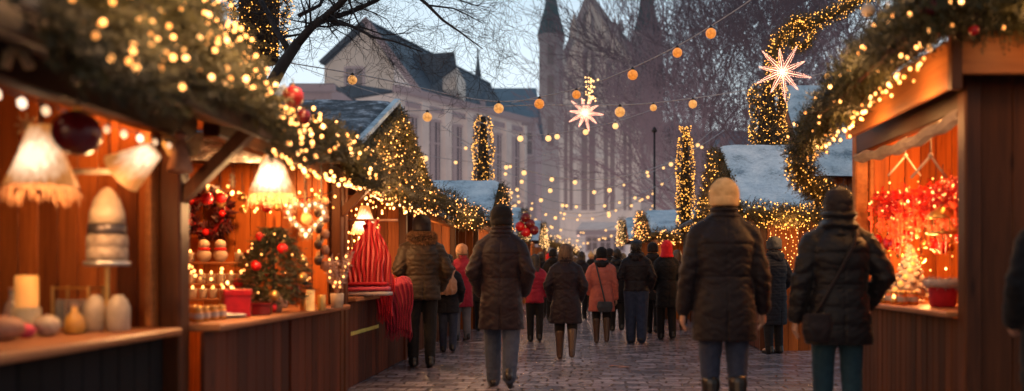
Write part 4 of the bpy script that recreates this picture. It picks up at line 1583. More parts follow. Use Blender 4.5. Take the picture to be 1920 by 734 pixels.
x, y, z = at(388, 402, 7.9)
string_light('short string of warm bulbs wound through the pot tiers', (-3.42, 6.75, 1.42), (-2.75, 6.9, 1.05), 30, .08, .011, BULB_NEAR, jitter=.06)
wreath('dark wine red wreath on the boards above the pot tiers', (x, y, z), .17, .075, DARKRED_GLOSS, mottled('wine_leaf', (.03, .006, .008), (.09, .015, .02), 8, .5, bs=0))
x, y, z = at(582, 585, 6.9)
for i, (dx, dy, h, lab) in enumerate(((0, 0, .17, 'tall gold candle cylinder on the second left counter'), (.075, .05, .13, 'shorter gold candle cylinder right of the tall one'), (-.09, .12, .11, 'small gold candle cylinder left of the tall one'))):
    candle(lab, (x + dx, y + dy, .861), .033, h, False, GOLD if i else CANDLE_GLOW)


def bundle():
    x, y, z = at(602, 440, 7.4)
    t = thing('spice_garland', 'long hanging string of cones and dried fruit at the second left stall', 'ornament', (x, y, z))
    MB().tube([(0, 0, .62), (0, 0, -.3)], .008, 5).build('cord', BLACKWIRE, t)
    for k in range(13):
        zz = .28 - .046 * k
        a = 2.1 * k
        nm, m_ = (('pine_cone', CARVED), ('dried_fruit', CREAM), ('pine_cone', BOOTM))[k % 3]
        MB().ball((.035 * math.cos(a), .035 * math.sin(a), zz), .036, 12, 8, (1, 1, 1.25)).build(nm, m_, t, True)


bundle()


def frosted(label, c, h, n=420):
    t = thing('frosted_branch', label, 'decoration', c)
    MB().lathe([(.05, 0), (.06, .12), (.052, .125)], n=14).build('vase', CERAMIC, t, True)
    P, D = [], []
    tw = MB()
    for k in range(16):
        a = 2.4 * k
        d = np.array([.35 * math.cos(a), .35 * math.sin(a), 1.0])
        d /= np.linalg.norm(d)
        l = h * random.uniform(.6, 1)
        tw.tube([(0, 0, .1), tuple(np.array([0, 0, .1]) + d * l * .6), tuple(np.array([0, 0, .1]) + d * l + np.array([0, 0, -.03]))], [.006, .004, .002], 4)
        for j in range(n // 16):
            s_ = random.uniform(.3, 1)
            P.append(np.array([0, 0, .1]) + d * l * s_)
    tw.build('twig', CARVED, t)
    P = np.array(P)
    link('frosted_leaf', leaf_mesh('frosted_leaf', P, rand_dirs(len(P), (0, 0, 1), .4), .04, .4, .4), mottled('frosted_leaf', (.35, .2, .17), (.65, .48, .42), 20, .5, bs=0), t)['kind'] = 'stuff'
    for k in range(14):
        o = link('bulb', bulb_mesh(.009, BULB_NEAR, 1), None, t)
        o.location = tuple(P[k * 17 % len(P)] + np.array([0, -.02, 0]))


x, y, z = at(632, 585, 7.5)
frosted('frosted twigs with pink tips in a pale vase at the end of the second counter', (x, y, .861), .42)
x, y, z = at(540, 600, 5.95)
lumpy('cloth_bundle', 'crumpled white lace cloth lying on the edge of the second left counter', 'cloth', (x - .45, y, .861), (.16, .14, .018), LACE, 6)
bauble('red ball lying at the foot of the small decorated tree', (-2.36, 6.5, .905), .042, RED_GLOSS)

def repeat(proto, spots, labels):
    """copies of a thing and its parts at the given spots"""
    for k, c in enumerate(spots):
        if k == 0:
            t = proto
        else:
            t = proto.copy()
            COL.objects.link(t)
            for ch in list(proto.children):
                q = ch.copy()
                COL.objects.link(q)
                q.parent = t
        t.location = c
        t.rotation_euler = (0, 0, random.uniform(0, 6))
        t['label'] = labels[k % len(labels)] if isinstance(labels, list) else labels


def jar_proto(group, body, lid, r=.034, h=.095):
    t = thing('lidded_jar', 'jar', 'jar', (0, 0, 0), 0, group)
    MB().lathe([(r * .9, 0), (r, .008), (r, h * .74), (r * .78, h * .8)], n=16).build('jar', body, t, True)
    MB().lathe([(r * .86, h * .805), (r * .88, h * .82), (r * .88, h * .98), (r * .8, h)], n=16).build('lid', lid, t, True)
    MB().lathe([(r * 1.02, h * .25), (r * 1.02, h * .58)], n=16, close=False).build('paper_band', LACE, t, True)
    return t


repeat(jar_proto('lidded jars crowded on the second left counter', plain('honey_jar', (.62, .26, .05), .15), GOLD), [(-2.62 + .085 * (k % 3) + random.uniform(-.01, .01), 5.45 + .11 * (k // 3), .861) for k in range(12)], 'honey coloured lidded jar in the crowd at the near end of the second left counter')
repeat(jar_proto('pale pots crowded behind the small decorated tree', CERAMIC, CARVED, .045, .13), [(-2.86 + .10 * (k % 3), 7.35 + .12 * (k // 3), .861) for k in range(9)], 'pale lidded pot in the crowd behind the small decorated tree')


def pendant(group, kind, mat, r):
    t = thing('hanging_bauble' if kind == 'ball' else 'straw_star', 'x', 'ornament', (0, 0, 0), 0, group)
    if kind == 'ball':
        MB().ball((0, 0, 0), r, 18, 12).build('ball', mat, t, True)
        MB().lathe([(r * .2, r * .96), (r * .2, r * 1.18)], n=8).build('cap', GOLD, t)
    else:
        for k in range(4):
            a = PI * k / 4
            MB().beam((-r * math.cos(a), 0, -r * math.sin(a)), (r * math.cos(a), 0, r * math.sin(a)), .010, .007).build('ray', mat, t)
    MB().tube([(0, 0, r), (0, 0, r + .16)], .003, 4).build('cord', BLACKWIRE, t)
    return t


repeat(pendant('straw stars hung under the second left eave', 'star', STRAW, .055), [(-2.30 + random.uniform(-.06, .02), 5.6 + .36 * k, 1.80 + random.uniform(-.06, .05)) for k in range(7)], 'straw star hanging in the row under the second left eave')
repeat(pendant('red balls hung under the second left eave', 'ball', RED_GLOSS, .042), [(-2.52 + random.uniform(-.08, .08), 5.75 + .40 * k, 1.76 + random.uniform(-.10, .06)) for k in range(6)], 'shiny red ball hanging in the row under the second left eave')
repeat(pendant('gold balls hung under the second left eave', 'ball', GOLD, .036), [(-2.72 + random.uniform(-.08, .08), 5.9 + .38 * k, 1.80 + random.uniform(-.12, .06)) for k in range(6)], 'small gold ball hanging in the back row under the second left eave')
repeat(pendant('red balls hung in the nearest right stall', 'ball', RED_GLOSS, .05), [(2.72 + .028 * k + random.uniform(-.05, .05), 7.75 - .075 * k, 1.50 + random.uniform(-.14, .12)) for k in range(17)], 'shiny red ball hanging among the red tinsel of the nearest right stall')
repeat(pendant('gold balls hung in the nearest right stall', 'ball', GOLD, .038), [(2.78 + .035 * k + random.uniform(-.05, .05), 7.8 - .10 * k, 1.42 + random.uniform(-.14, .14)) for k in range(12)], 'small gold ball hanging among the red tinsel of the nearest right stall')
repeat(jar_proto('lidded jars on the nearest right counter', plain('amber_jar', (.55, .16, .03), .15), GOLD, .036, .11), [(2.60 + .09 * (k % 2), 6.9 + .10 * (k // 2), .911) for k in range(8)], 'amber lidded jar in the rows on the nearest right counter')
repeat(jar_proto('small bottles at the back of the nearest left counter', GLASS, CARVED, .03, .16), [(-3.0 + .075 * k, 4.95, .856) for k in range(5)], 'small clear lidded jar in the row along the boards of the nearest left counter')

# ------------------------------------------------------------------ stall L3 with its gable to the street
def gable_stall(label, side, xf, y0, y1, ze, zr, depth=1.9, over=.32, roof_m=SNOW, boards=WOOD_ORANGE, low=WOOD_DARK, cz=.92, body=None, counter=True, xg=None, endwall=True, light=60, oy=.35):
    """Stall whose ridge runs across the street: gable faces the aisle. side -1 left, +1 right; xf = front plane."""
    b0, b1 = body or (y0 + oy, y1 - oy)
    ym = (y0 + y1) / 2
    sx = side
    X = lambda d: xf + sx * d          # d = distance behind the front plane
    xg = -over if xg is None else xg
    s = thing('market_stall', label, 'market stall', (X(.9), ym, 0), 0, 'wooden market stalls')
    P = lambda name, mb, mat, par=None: wpart(name, mb, mat, par or s)
    def bx(mb, d0, d1, ya, yb, za, zb, c=.01):
        return mb.cbox(min(X(d0), X(d1)), max(X(d0), X(d1)), ya, yb, za, zb, c)
    for yy in (b0, b1 - .1):
        P('post', bx(MB(), 0, .1, yy, yy + .1, 0, ze), WOOD_POST)
    if endwall:
        xa, xb = sorted((X(.105), X(depth)))
        P('side_wall', MB().planks('x', xa, xb, b0 + .005, .04, 0, ze, .15), boards)
        P('side_wall', MB().planks('x', xa, xb, b1 - .045, .04, 0, ze, .15), boards)
    P('back_wall', MB().planks('y', b0 + .05, b1 - .05, X(depth), .04 * sx, 0, ze, .15), boards)
    P('front_panel', MB().planks('y', b0 + .105, b1 - .105, X(.03), .03 * sx, .01, cz - .05, .15), low)
    if counter:
        P('counter', bx(MB(), -.08, .6, b0 + .11, b1 - .11, cz - .045, cz), WOOD_COUNTER)
    P('eave_beam', bx(MB(), 0.0, .1, b0 + .105, b1 - .105, ze - .14, ze - .01), WOOD_FASCIA)
    # gable boards
    g0, g1 = y0 + .04, y1 - .04
    P('gable_board', MB().prism([(g0, ze + .01), (g1, ze + .01), (ym, zr - .03)], 'x', *sorted((X(xg + .06), X(xg + .10)))), boards)
    xe, xr = X(xg), X(depth + .2)
    def q(ya, za, yb, zb):
        pts = [(xe, ya, za), (xr, ya, za), (xr, yb, zb), (xe, yb, zb)]
        n = (Vector(pts[1]) - Vector(pts[0])).cross(Vector(pts[3]) - Vector(pts[0]))
        return pts if n.z > 0 else pts[::-1]
    rf = P('roof', MB().slab(q(y0, ze, ym - .004, zr), .05).slab(q(y1, ze, ym + .004, zr), .05), WOOD_BEAM)
    up = .045
    sn = MB()
    for ya, yb in ((y0 - .02, ym), (y1 + .02, ym)):
        # an uneven blanket: soft edge, hollows, ragged overhang at the eave
        A0, A1, A2 = np.array((xe, ya, ze)), np.array((xr, ya, ze)), np.array((xe, yb, zr))
        nu, nv = 26, 22
        hd = 1 if ya < yb else -1
        nrm = np.array((0, -(zr - ze) * hd, abs(yb - ya)))
        nrm = nrm / np.linalg.norm(nrm)
        gv, gf = [], []
        for iv in range(nv + 1):
            for iu in range(nu + 1):
                u, v = iu / nu, iv / nv
                p = A0 + (A1 - A0) * u + (A2 - A0) * v
                wv = float(wobble(p[None], 2.6, 1.7)[0])
                edge = min(1, min(u, 1 - u) / .05, v / .06)
                p = p + nrm * (.008 + (.050 + .022 * wv) * math.sqrt(max(0, edge)))
                if iv == 0:
                    p = p + np.array((0, -.05 * hd * (1 + wv), -.03 * (1 + wv)))
                gv.append(p)
        for iv in range(nv):
            for iu in range(nu):
                a = iv * (nu + 1) + iu
                f = (a, a + 1, a + nu + 2, a + nu + 1)
                gf.append(f if (hd > 0) == (sx > 0) else f[::-1])
        sn.add(gv, gf)
    so_ = P('snow', sn, roof_m, rf)
    so_.data.polygons.foreach_set('use_smooth', np.ones(len(so_.data.polygons), dtype=bool))
    if roof_m is FROST:
        for ya in (y0 - .02, y1 + .02):
            P('verge_snow', MB().beam((xe - sx * .012, ya, ze + .05), (xe - sx * .012, ym, zr + .055), .06, .045), SNOW, rf)
    if light:
        point_light((X(.5), ym, ze - .25), light, r=.12)
    return s


def ivy_triangle(label, x, side, y0, y1, ze, zr, n=2600, nb=260, r=.0085, mat=FIR_WARM, thick=.16, limit=100, mb=BULB_MID, size=.12, leg=0.0, mass=False):
    """Leaf and light cover on a street-facing gable."""
    ym = (y0 + y1) / 2
    root = thing('lit_garland', label, 'garland', (x, ym, ze), 0, 'leafy lit covers on stall gables')
    def f(n, edge=.45):
        y = RNG.uniform(y0, y1, n)
        top = ze + (zr - ze) * (1 - np.abs(y - ym) / ((y1 - y0) / 2))
        t = RNG.uniform(0, 1, n)
        m = RNG.uniform(0, 1, n) < edge
        t = np.where(m, 1 - .16 * t, t)
        z = ze - .12 + (top - ze + .15) * t
        xx = x - side * RNG.uniform(-.3, 1.0, n) * thick
        return np.stack([xx, y, z], 1)
    P = f(n)
    d = rand_dirs(n) * .8 + np.array([-side * .7, -.3, .1])
    d /= np.linalg.norm(d, axis=1)[:, None]
    link('foliage', sprig_mesh('foliage', P - np.array(root.location), d, size, .036, .007, 11), mat, root)
    B = f(nb, .3)
    B[:, 0] -= side * thick * .5
    if mass:
        mass_bulbs(root, B, r, mb)
    else:
        put_bulbs(root, [tuple(p) for p in B], r, mb, limit)
    return root


gable_stall('third left stall under a steep frosted gable roof with red scarves', -1, -2.30, 7.55, 11.45, 2.18, 3.02, 1.75, .24, FROST, WOOD_ORANGE, WOOD_DARK, .92, body=(8.32, 11.3), light=0)
ivy_triangle('leafy gable cover with hundreds of gold lights over the third left stall', -2.08, -1, 7.6, 11.4, 2.16, 2.93, 4400, 460, .0076, thick=.10, size=.085)
tube_garland('sloping lit garland along the lower edge of the third left gable', [(-1.97, 7.5, 2.13), (-1.97, 9.5, 2.05), (-1.95, 11.6, 2.10)], .16, 1300, 110, .009, BULB_MID, FIR_WARM, group='lit fir garlands on stall roofs')
string_light('twinkling string under the third left gable eave', (-2.0, 7.9, 1.92), (-2.0, 11.2, 1.95), 60, .06, .010, BULB_NEAR, jitter=.04)
shade_lamp('glowing white cone lamp beside the red scarves of the third left stall', at(684, 436, 9.75), .15, .05, .30, SHADE_BRIGHT, .03, 45, .12)


def light_curtain(label, x0, x1, y, z0, z1, cols, rows, r, mat, limit=100):
    root = thing('light_curtain', label, 'fairy lights', ((x0 + x1) / 2, y, z1))
    pts = []
    w = MB()
    for i in range(cols):
        xx = x0 + (x1 - x0) * i / max(1, cols - 1)
        w.tube([(xx - (x0 + x1) / 2, 0, 0), (xx - (x0 + x1) / 2, 0, (z0 - z1) * random.uniform(.7, 1))], .002, 4)
        for j in range(rows):
            pts.append((xx + random.gauss(0, .02), y + random.gauss(0, .03), z1 + (z0 - z1) * (j + random.random()) / rows))
    w.build('wire', BLACKWIRE, root)
    put_bulbs(root, pts, r, mat, limit)
    return root


light_curtain('curtain of gold lights hanging behind the red scarves', -2.85, -2.35, 9.9, 1.15, 2.0, 9, 11, .011, BULB_NEAR)


def drape(label, name, path, width, mat, folds=7, depth=.05, thick=.006, rz=0, stripes=None, cat='scarf', nseg=40, pinch=None):
    """A gathered cloth strip following path (centre line), gathered into folds across its width."""
    p = np.array(path, float)
    L = p[0].copy()
    cum = np.concatenate([[0], np.cumsum(np.linalg.norm(np.diff(p, axis=0), axis=1))])
    ts = np.linspace(0, cum[-1], nseg)
    C = np.stack([np.interp(ts, cum, p[:, k]) for k in range(3)], 1)
    nu = folds * 8
    vs, fs = [], []
    for i in range(nseg):
        f = i / (nseg - 1)
        w = width * (.75 + .25 * math.sin(PI * min(1, f * 1.3)) + .12 * f)
        if pinch:
            w = width * (pinch + (1 - pinch) * min(1, max(0, (f - .12) / .45)) ** .7 + (.25 * (1 - f / .12) if f < .12 else 0))
        for j in range(nu + 1):
            u = j / nu
            ph = 2 * PI * folds * u + 1.5 * math.sin(3 * f + u * 4)
            dx = (u - .5) * w + .012 * math.sin(7 * f + 5 * u)
            dy = depth * math.sin(ph) * (.5 + .6 * f)
            dz = .02 * math.sin(9 * u + 2 * f)
            vs.append((C[i, 0] + dx * math.cos(rz) - dy * math.sin(rz) - L[0], C[i, 1] + dx * math.sin(rz) + dy * math.cos(rz) - L[1], C[i, 2] + dz - L[2]))
    m = nu + 1
    for i in range(nseg - 1):
        for j in range(nu):
            fs.append((i * m + j, i * m + j + 1, (i + 1) * m + j + 1, (i + 1) * m + j))
    me = bpy.data.meshes.new(name)
    me.from_pydata(vs, [], fs)
    o = link(name, me, mat, None, True)
    o.location = tuple(L)
    sm = o.modifiers.new('thick', 'SOLIDIFY')
    sm.thickness = thick
    fr = MB()
    last = vs[-m:]
    for j in range(0, m, 2):
        a = Vector(last[j])
        fr.tube([tuple(a), tuple(a + Vector((random.gauss(0, .006), random.gauss(0, .006), -.05))), tuple(a + Vector((random.gauss(0, .012), random.gauss(0, .012), -.10 * random.uniform(.7, 1.1))))], [.004, .0035, .002], 4)
    fr.build('fringe', mat, o)
    return tag(o, label, cat, None)


def stripe_mat():
    m, nt, b = nodes_of('striped_knit')
    n = N(nt, 'ShaderNodeTexWave', Scale=5.5, Distortion=1.2, wave_type='BANDS', bands_direction='X')
    nt.links.new(coords(nt, (1, .3, .25)), n.inputs['Vector'])
    r = ramp(nt, n.outputs['Fac'], [(0.35, (0.34, 0.006, 0.012)), (0.62, (0.55, 0.02, 0.03)), (0.9, (0.62, 0.13, 0.11))])
    nt.links.new(r.outputs['Color'], b.inputs['Base Color'])
    b.inputs['Roughness'].default_value = .85
    return m


STRIPED = stripe_mat()
x, y, z = at(690, 425, 9.0)
drape('striped red scarf gathered at the top, hung foremost at the third left stall', 'striped_scarf', [(x + .05, y, 1.70), (x + .02, y - .03, 1.5), (x - .01, y - .10, 1.25), (x + .01, y - .12, 1.02)], .38, STRIPED, 9, .024, pinch=.22)
drape('striped red scarf hung just behind and left of the foremost one', 'striped_scarf', [(x + .0, y + .06, 1.66), (x - .04, y + .05, 1.48), (x - .09, y, 1.25), (x - .10, y - .02, 1.0)], .30, SCARF_RED, 7, .022, pinch=.25)
drape('striped red scarf hung just behind and right of the foremost one', 'striped_scarf', [(x + .07, y + .08, 1.64), (x + .09, y + .06, 1.48), (x + .11, y + .02, 1.28), (x + .12, y, 1.06)], .26, STRIPED, 7, .020, pinch=.25)
rl = MB().tube([(x - .25, y + .07, 1.72), (x + .30, y + .07, 1.72)], .014, 8).build('scarf_rail', CARVED, None, True, off=(x, y + .07, 1.72))
tag(rl, 'short wooden rail carrying the gathered red scarves', 'rail')
x, y, z = at(745, 500, 9.75)
drape('wine red scarf cascading over the counter edge beside the man with the furry hood', 'red_scarf', [(x - .12, y + .25, 1.02), (x - .06, y + .1, 1.10), (x - .02, y - .02, 1.02), (x + .02, y - .06, .8), (x + .03, y - .08, .50)], .36, SCARF_WINE, 9, .016)
x, y, z = at(712, 520, 9.5)
drape('bright red scarf hanging left of the wine red scarf', 'red_scarf', [(x - .02, y + .2, 1.08), (x + .03, y + .05, 1.13), (x + .06, y - .05, 1.0), (x + .08, y - .1, .70)], .22, SCARF_RED, 6, .016)


def cloth_stack():
    for i, (m_, w, h, lab) in enumerate(((LACE, .46, .05, 'folded pale cloth at the bottom of the pile on the third left counter'), (PINK, .44, .05, 'folded pink cloth in the middle of the pile on the third left counter'), (SCARF_RED, .40, .045, 'folded red cloth on top of the pile on the third left counter'))):
        me = fuse([p_loft([(0, 0, .004, w / 2, .15), (0, 0, h * .5, w / 2 + .01, .16), (0, 0, h - .004, w / 2, .15)], 28, 5)], .012, 2)
        displace(me, lambda p, n: .006 * wobble(p, 9, i))
        o = link('folded_cloth', me, m_, None, True)
        o.location = (-2.22, 8.9, .921 + .052 * i)
        o.rotation_euler = (0, 0, .1 * i)
        tag(o, lab, 'cloth', 'folded cloths piled on the third left counter')


cloth_stack()
tp = MB().cbox(-2.345, -2.326, 8.62, 9.8, .525, .565, .002).build('warning_tape', TAPE, None, off=(-2.335, 9.2, .545))
tag(tp, 'short yellow tape strip stuck along the third left stall front', 'tape')

# ------------------------------------------------------------------ further left stalls
def long_stall(label, side, xf, y0, y1, ze=2.12, zr=2.9, depth=1.8, over=.36, boards=WOOD_ORANGE, light=50, cz=.92, roof_m=FROST):
    X = lambda d: xf + side * d
    s = thing('market_stall', label, 'market stall', (X(.9), (y0 + y1) / 2, 0), 0, 'wooden market stalls')
    P = lambda name, mb, mat: wpart(name, mb, mat, s)
    for yy in (y0, y1 - .1):
        P('post', MB().cbox(*sorted((X(0), X(.1))), yy, yy + .1, 0, ze - .05), WOOD_POST)
    xa, xb = sorted((X(.105), X(depth)))
    P('side_wall', MB().planks('x', xa, xb, y0 + .02, .04, 0, ze, .15), boards)
    P('side_wall', MB().planks('x', xa, xb, y1 - .06, .04, 0, ze, .15), boards)
    P('back_wall', MB().planks('y', y0 + .06, y1 - .06, X(depth), .04 * side, 0, ze, .15), boards)
    P('front_panel', MB().planks('y', y0 + .11, y1 - .11, X(.03), .03 * side, .01, cz - .05, .15), WOOD_DARK)
    P('counter', MB().cbox(*sorted((X(-.06), X(.6))), y0 + .11, y1 - .11, cz - .045, cz), WOOD_COUNTER)
    P('eave_beam', MB().cbox(*sorted((X(0), X(.1))), y0 + .11, y1 - .11, ze - .15, ze - .03), WOOD_FASCIA)
    xe, xm, xr = X(-over), X(depth * .55), X(depth + .15)
    def q(xa, za, xb, zb):
        pts = [(xa, y0 - .1, za), (xa, y1 + .1, za), (xb, y1 + .1, zb), (xb, y0 - .1, zb)]
        n = (Vector(pts[1]) - Vector(pts[0])).cross(Vector(pts[3]) - Vector(pts[0]))
        return pts if n.z > 0 else pts[::-1]
    P('roof', MB().slab(q(xe, ze, xm - side * .003, zr), .05).slab(q(xr, ze + .2, xm + side * .003, zr), .05), roof_m)
    if light:
        point_light((X(.5), (y0 + y1) / 2, ze - .3), light, r=.12)
    return s


long_stall('fourth left stall with orange boards beyond the man with the furry hood', -1, -2.35, 11.9, 16.0, light=80)
tube_garland('lit garland along the eave of the fourth left stall', [(-1.93, 11.7, 2.16), (-1.93, 14, 2.08), (-1.93, 16.4, 2.16)], .20, 1700, 190, .009, BULB_MID, FIR_WARM, group='lit fir garlands on stall roofs', limit=100)
gable_stall('fifth left stall with snowy roof and lit gable behind the plum coat man', -1, -2.05, 16.6, 20.2, 2.18, 3.06, 1.7, .28, SNOW, light=70)
ivy_triangle('small lit gable cover under the snowy roof of the fifth left stall', -1.79, -1, 16.6, 20.2, 2.16, 3.04, 1300, 190, .010, limit=0, mass=True)
gable_stall('sixth left stall with small snowy roof and red baubles on its gable', -1, -1.95, 22.4, 25.6, 2.1, 2.9, 1.7, .28, SNOW, light=60)
ivy_triangle('small lit gable cover on the sixth left stall', -1.69, -1, 22.4, 25.6, 2.1, 2.9, 900, 150, .013, mass=True, mb=BULB_FAR)
for i, (px, py) in enumerate(((985, 408), (975, 425), (994, 420), (986, 436), (1001, 432))):
    bauble(['red ball at the top of the cluster on the sixth left stall', 'red ball at the left of the cluster on the sixth left stall', 'red ball in the middle of the cluster on the sixth left stall', 'red ball at the bottom of the cluster on the sixth left stall', 'red ball at the right of the cluster on the sixth left stall'][i], at(px, py, 22.2), .13, RED_GLOSS if i % 2 else DARKRED_GLOSS, group='red ball cluster on the sixth left stall')
gable_stall('seventh left stall far down the street under lit garlands', -1, -1.75, 29, 32.4, 2.2, 2.9, 1.7, .3, SNOW, light=60)
ivy_triangle('lit gable cover on the seventh left stall far down the street', -1.45, -1, 29, 32.4, 2.1, 2.9, 700, 150, .018, mass=True, mb=BULB_FAR)
tube_garland('lit garland swagged across the left of the street end', [(-1.6, 33, 2.3), (-.7, 33.6, 2.05), (-.1, 34, 1.8)], .28, 700, 120, .02, BULB_FAR, GOLD_LEAF, mass=True, needle=.06, length=.2)
long_stall('last left stall near the street end', -1, -1.5, 35.5, 39, light=60)

# ------------------------------------------------------------------ right near stall R1
def build_near_right():
    s = thing('market_stall', 'nearest right stall with honey fascia and glowing red decorations', 'market stall', (3.4, 7.0, 0), 0, 'wooden market stalls')
    P = lambda name, mb, mat: wpart(name, mb, mat, s)
    P('post', MB().cbox(2.545, 2.66, 5.66, 5.78, 0, 2.60, .012), WOOD_POST)
    P('post', MB().cbox(2.58, 2.70, 8.02, 8.14, 0, 2.50, .012), WOOD_FASCIA)
    P('trim', MB().cbox(2.715, 2.765, 8.04, 8.10, .91, 2.3, .01), WOOD_FASCIA)
    P('end_wall', MB().planks('x', 2.665, 5.2, 5.69, .04, 0, 2.60, .21), WOOD_END)
    P('far_wall', MB().planks('x', 2.77, 4.4, 8.08, .04, 0, 2.6, .15), WOOD_ORANGE)
    P('back_wall', MB().planks('y', 5.76, 8.06, 4.35, .04, 0, 2.7, .15), WOOD_ORANGE)
    P('front_panel', MB().planks('y', 5.785, 8.015, 2.60, .03, .01, .855, .105), WOOD_END)
    P('counter', MB().cbox(2.47, 3.2, 5.785, 8.01, .87, .91, .01), WOOD_COUNTER)
    P('fascia', MB().cbox(2.36, 2.40, 5.42, 7.62, 2.36, 2.68, .008), WOOD_FASCIA)
    P('end_fascia', MB().cbox(2.405, 5.2, 5.42, 5.46, 2.44, 2.72, .008), WOOD_FASCIA_X)
    P('corner_cap', MB().cbox(2.345, 2.415, 5.40, 5.47, 2.34, 2.73, .006), WOOD_POST)
    P('soffit', MB().cbox(2.405, 4.4, 5.465, 8.07, 2.603, 2.63, .004), WOOD_ORANGE)
    P('lintel', MB().cbox(2.58, 2.66, 5.79, 8.015, 2.28, 2.60, .008), WOOD_BEAM)
    P('roof', MB().slab([(1.98, 7.8, 2.53), (1.98, 5.25, 2.66), (3.1, 5.25, 3.75), (3.1, 7.8, 3.6)], .05).slab([(4.6, 5.25, 2.7), (4.6, 7.8, 2.7), (3.12, 7.8, 3.6), (3.12, 5.25, 3.75)], .05), WOOD_BEAM)
    P('eave_board', MB().hexa([(2.0, 7.78, 2.44), (2.355, 7.78, 2.66), (2.355, 5.26, 2.72), (2.0, 5.26, 2.60)], [(2.0, 7.78, 2.47), (2.355, 7.78, 2.69), (2.355, 5.26, 2.75), (2.0, 5.26, 2.63)]), WOOD_END)
    # rolled awning flap under the lintel
    pts, fs = [], []
    aw = MB()
    prof = [(0, .0), (.04, -.02), (.055, -.06), (.03, -.09), (.0, -.07), (-.015, -.03)]
    M = 26
    vs = []
    for i in range(M):
        t = i / (M - 1)
        yy = 5.80 + t * 2.2
        for dx, dz in prof:
            vs.append((2.56 + dx, yy, 2.29 + dz - .06 * math.sin(PI * t) + .012 * math.sin(t * 31 + dx * 40)))
    k = len(prof)
    for i in range(M - 1):
        fs += [(i * k + j, i * k + (j + 1) % k, (i + 1) * k + (j + 1) % k, (i + 1) * k + j) for j in range(k)]
    fs += [tuple(range(k)), tuple((M - 1) * k + j for j in range(k))[::-1]]
    aw.add(vs, fs)
    P('rolled_awning', aw, AWN)


build_near_right()
path = [(2.06, 4.95, 2.76), (2.05, 6.2, 2.66), (2.08, 7.2, 2.52), (2.10, 8.15, 2.38)]
gR = tube_garland('thick fir garland with bulbs along the nearest right roof edge', path, .145, 2400, 62, .0125, BULB_NEAR, FIR, group='lit fir garlands on stall roofs', needle=.042, length=.125, per=13)
string_light('bright close string of bulbs below the nearest right garland', (2.19, 5.3, 2.60), (2.15, 8.15, 2.27), 74, .03, .0115, BULB_NEAR, jitter=.03)
path = [(1.95, 5.1, 2.82), (2.6, 5.2, 2.84), (3.6, 5.25, 2.84), (5.0, 5.3, 2.86)]
gR2 = tube_garland('dark fir garland over the end fascia of the nearest right stall', path, .17, 2200, 40, .0135, BULB_NEAR, FIR, group='lit fir garlands on stall roofs', needle=.045, length=.16, per=13)
for i, (px, py, Y, r, m_, lab) in enumerate(((1628, 20, 6.2, .05, CERAMIC, 'white ball high in the nearest right garland'), (1600, 95, 6.8, .06, CERAMIC, 'white ball in the middle of the nearest right garland'), (1532, 200, 7.9, .055, CERAMIC, 'white ball low in the nearest right garland'), (1740, 12, 5.0, .06, DARKRED_GLOSS, 'dark red ball at the corner of the nearest right garland'), (1826, 57, 5.1, .03, RED_GLOSS, 'small red ball on the end fascia garland'))):
    bauble(lab, at(px, py, Y), r, m_)


def red_garland():
    root = thing('tinsel_garland', 'glowing red tinsel garland with lights hanging in the nearest right stall', 'garland', (2.83, 6.95, 1.95))
    path = [(2.73, 7.8, 1.80), (2.76, 7.3, 1.74), (2.86, 6.9, 1.76), (2.95, 6.4, 1.80)]
    P, c = along(path, 1150, .14)
    L = np.array(root.location)
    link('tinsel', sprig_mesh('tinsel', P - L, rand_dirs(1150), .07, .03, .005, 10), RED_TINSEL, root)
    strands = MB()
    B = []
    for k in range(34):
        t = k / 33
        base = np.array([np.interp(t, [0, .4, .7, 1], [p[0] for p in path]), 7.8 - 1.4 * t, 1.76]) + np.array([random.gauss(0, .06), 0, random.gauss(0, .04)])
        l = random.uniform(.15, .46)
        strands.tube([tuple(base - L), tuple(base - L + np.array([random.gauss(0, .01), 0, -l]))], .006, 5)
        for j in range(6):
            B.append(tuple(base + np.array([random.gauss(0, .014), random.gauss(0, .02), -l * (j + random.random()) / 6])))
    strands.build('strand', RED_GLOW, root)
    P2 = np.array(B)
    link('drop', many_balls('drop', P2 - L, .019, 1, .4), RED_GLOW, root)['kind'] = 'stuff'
    B2, _ = along(path, 60, .17)
    put_bulbs(root, [tuple(p) for p in B2] + B[::5], .009, BULB_NEAR, 100)


red_garland()
for k, (px, Y, lab) in enumerate(((1745, 6.6, 'pale rope hanger above the red tinsel, the one nearer the corner post'), (1698, 7.3, 'pale rope hanger above the red tinsel, the one nearer the far post'))):
    x, y, z = at(px, 292, Y)
    t = thing('rope_hanger', lab, 'rope', (x, y, z))
    for s_ in (-1, 1):
        MB().tube([(0, 0, 0), (s_ * .08, .02, -.10), (s_ * .14, .03, -.17)], .009, 6).build('leg', LACE, t, True)
    MB().tube([(0, 0, 0), (0, 0, .28)], .006, 5).build('cord', LACE, t, True)
    MB().ball((0, 0, 0), .02, 10, 8).build('knot', LACE, t, True)


def cage():
    x, y, z = at(1768, 440, 6.7)
    t = thing('hanging_lantern', 'gold domed hanging lantern at the right of the red tinsel', 'lantern', (x, y, z))
    MB().lathe([(.115, 0), (.125, .005), (.125, .02), (.11, .025)], n=24).build('base_plate', GOLD, t, True)
    for k in range(12):
        a = 2 * PI * k / 12
        MB().tube([(.112 * math.cos(a), .112 * math.sin(a), .02), (.112 * math.cos(a), .112 * math.sin(a), .13)], .005, 5).build('bar', GOLD, t)
    MB().lathe([(.135, .125), (.13, .14), (.09, .18), (.03, .215), (.012, .25), (.004, .28)], n=24).build('dome', GOLD, t, True)
    MB().ball((0, 0, .07), .022, 12, 8).build('light_bulb', CANDLE_GLOW, t, True)
    MB().tube([(0, 0, .27), (0, 0, .55)], .004, 5).build('cord', BLACKWIRE, t)


cage()


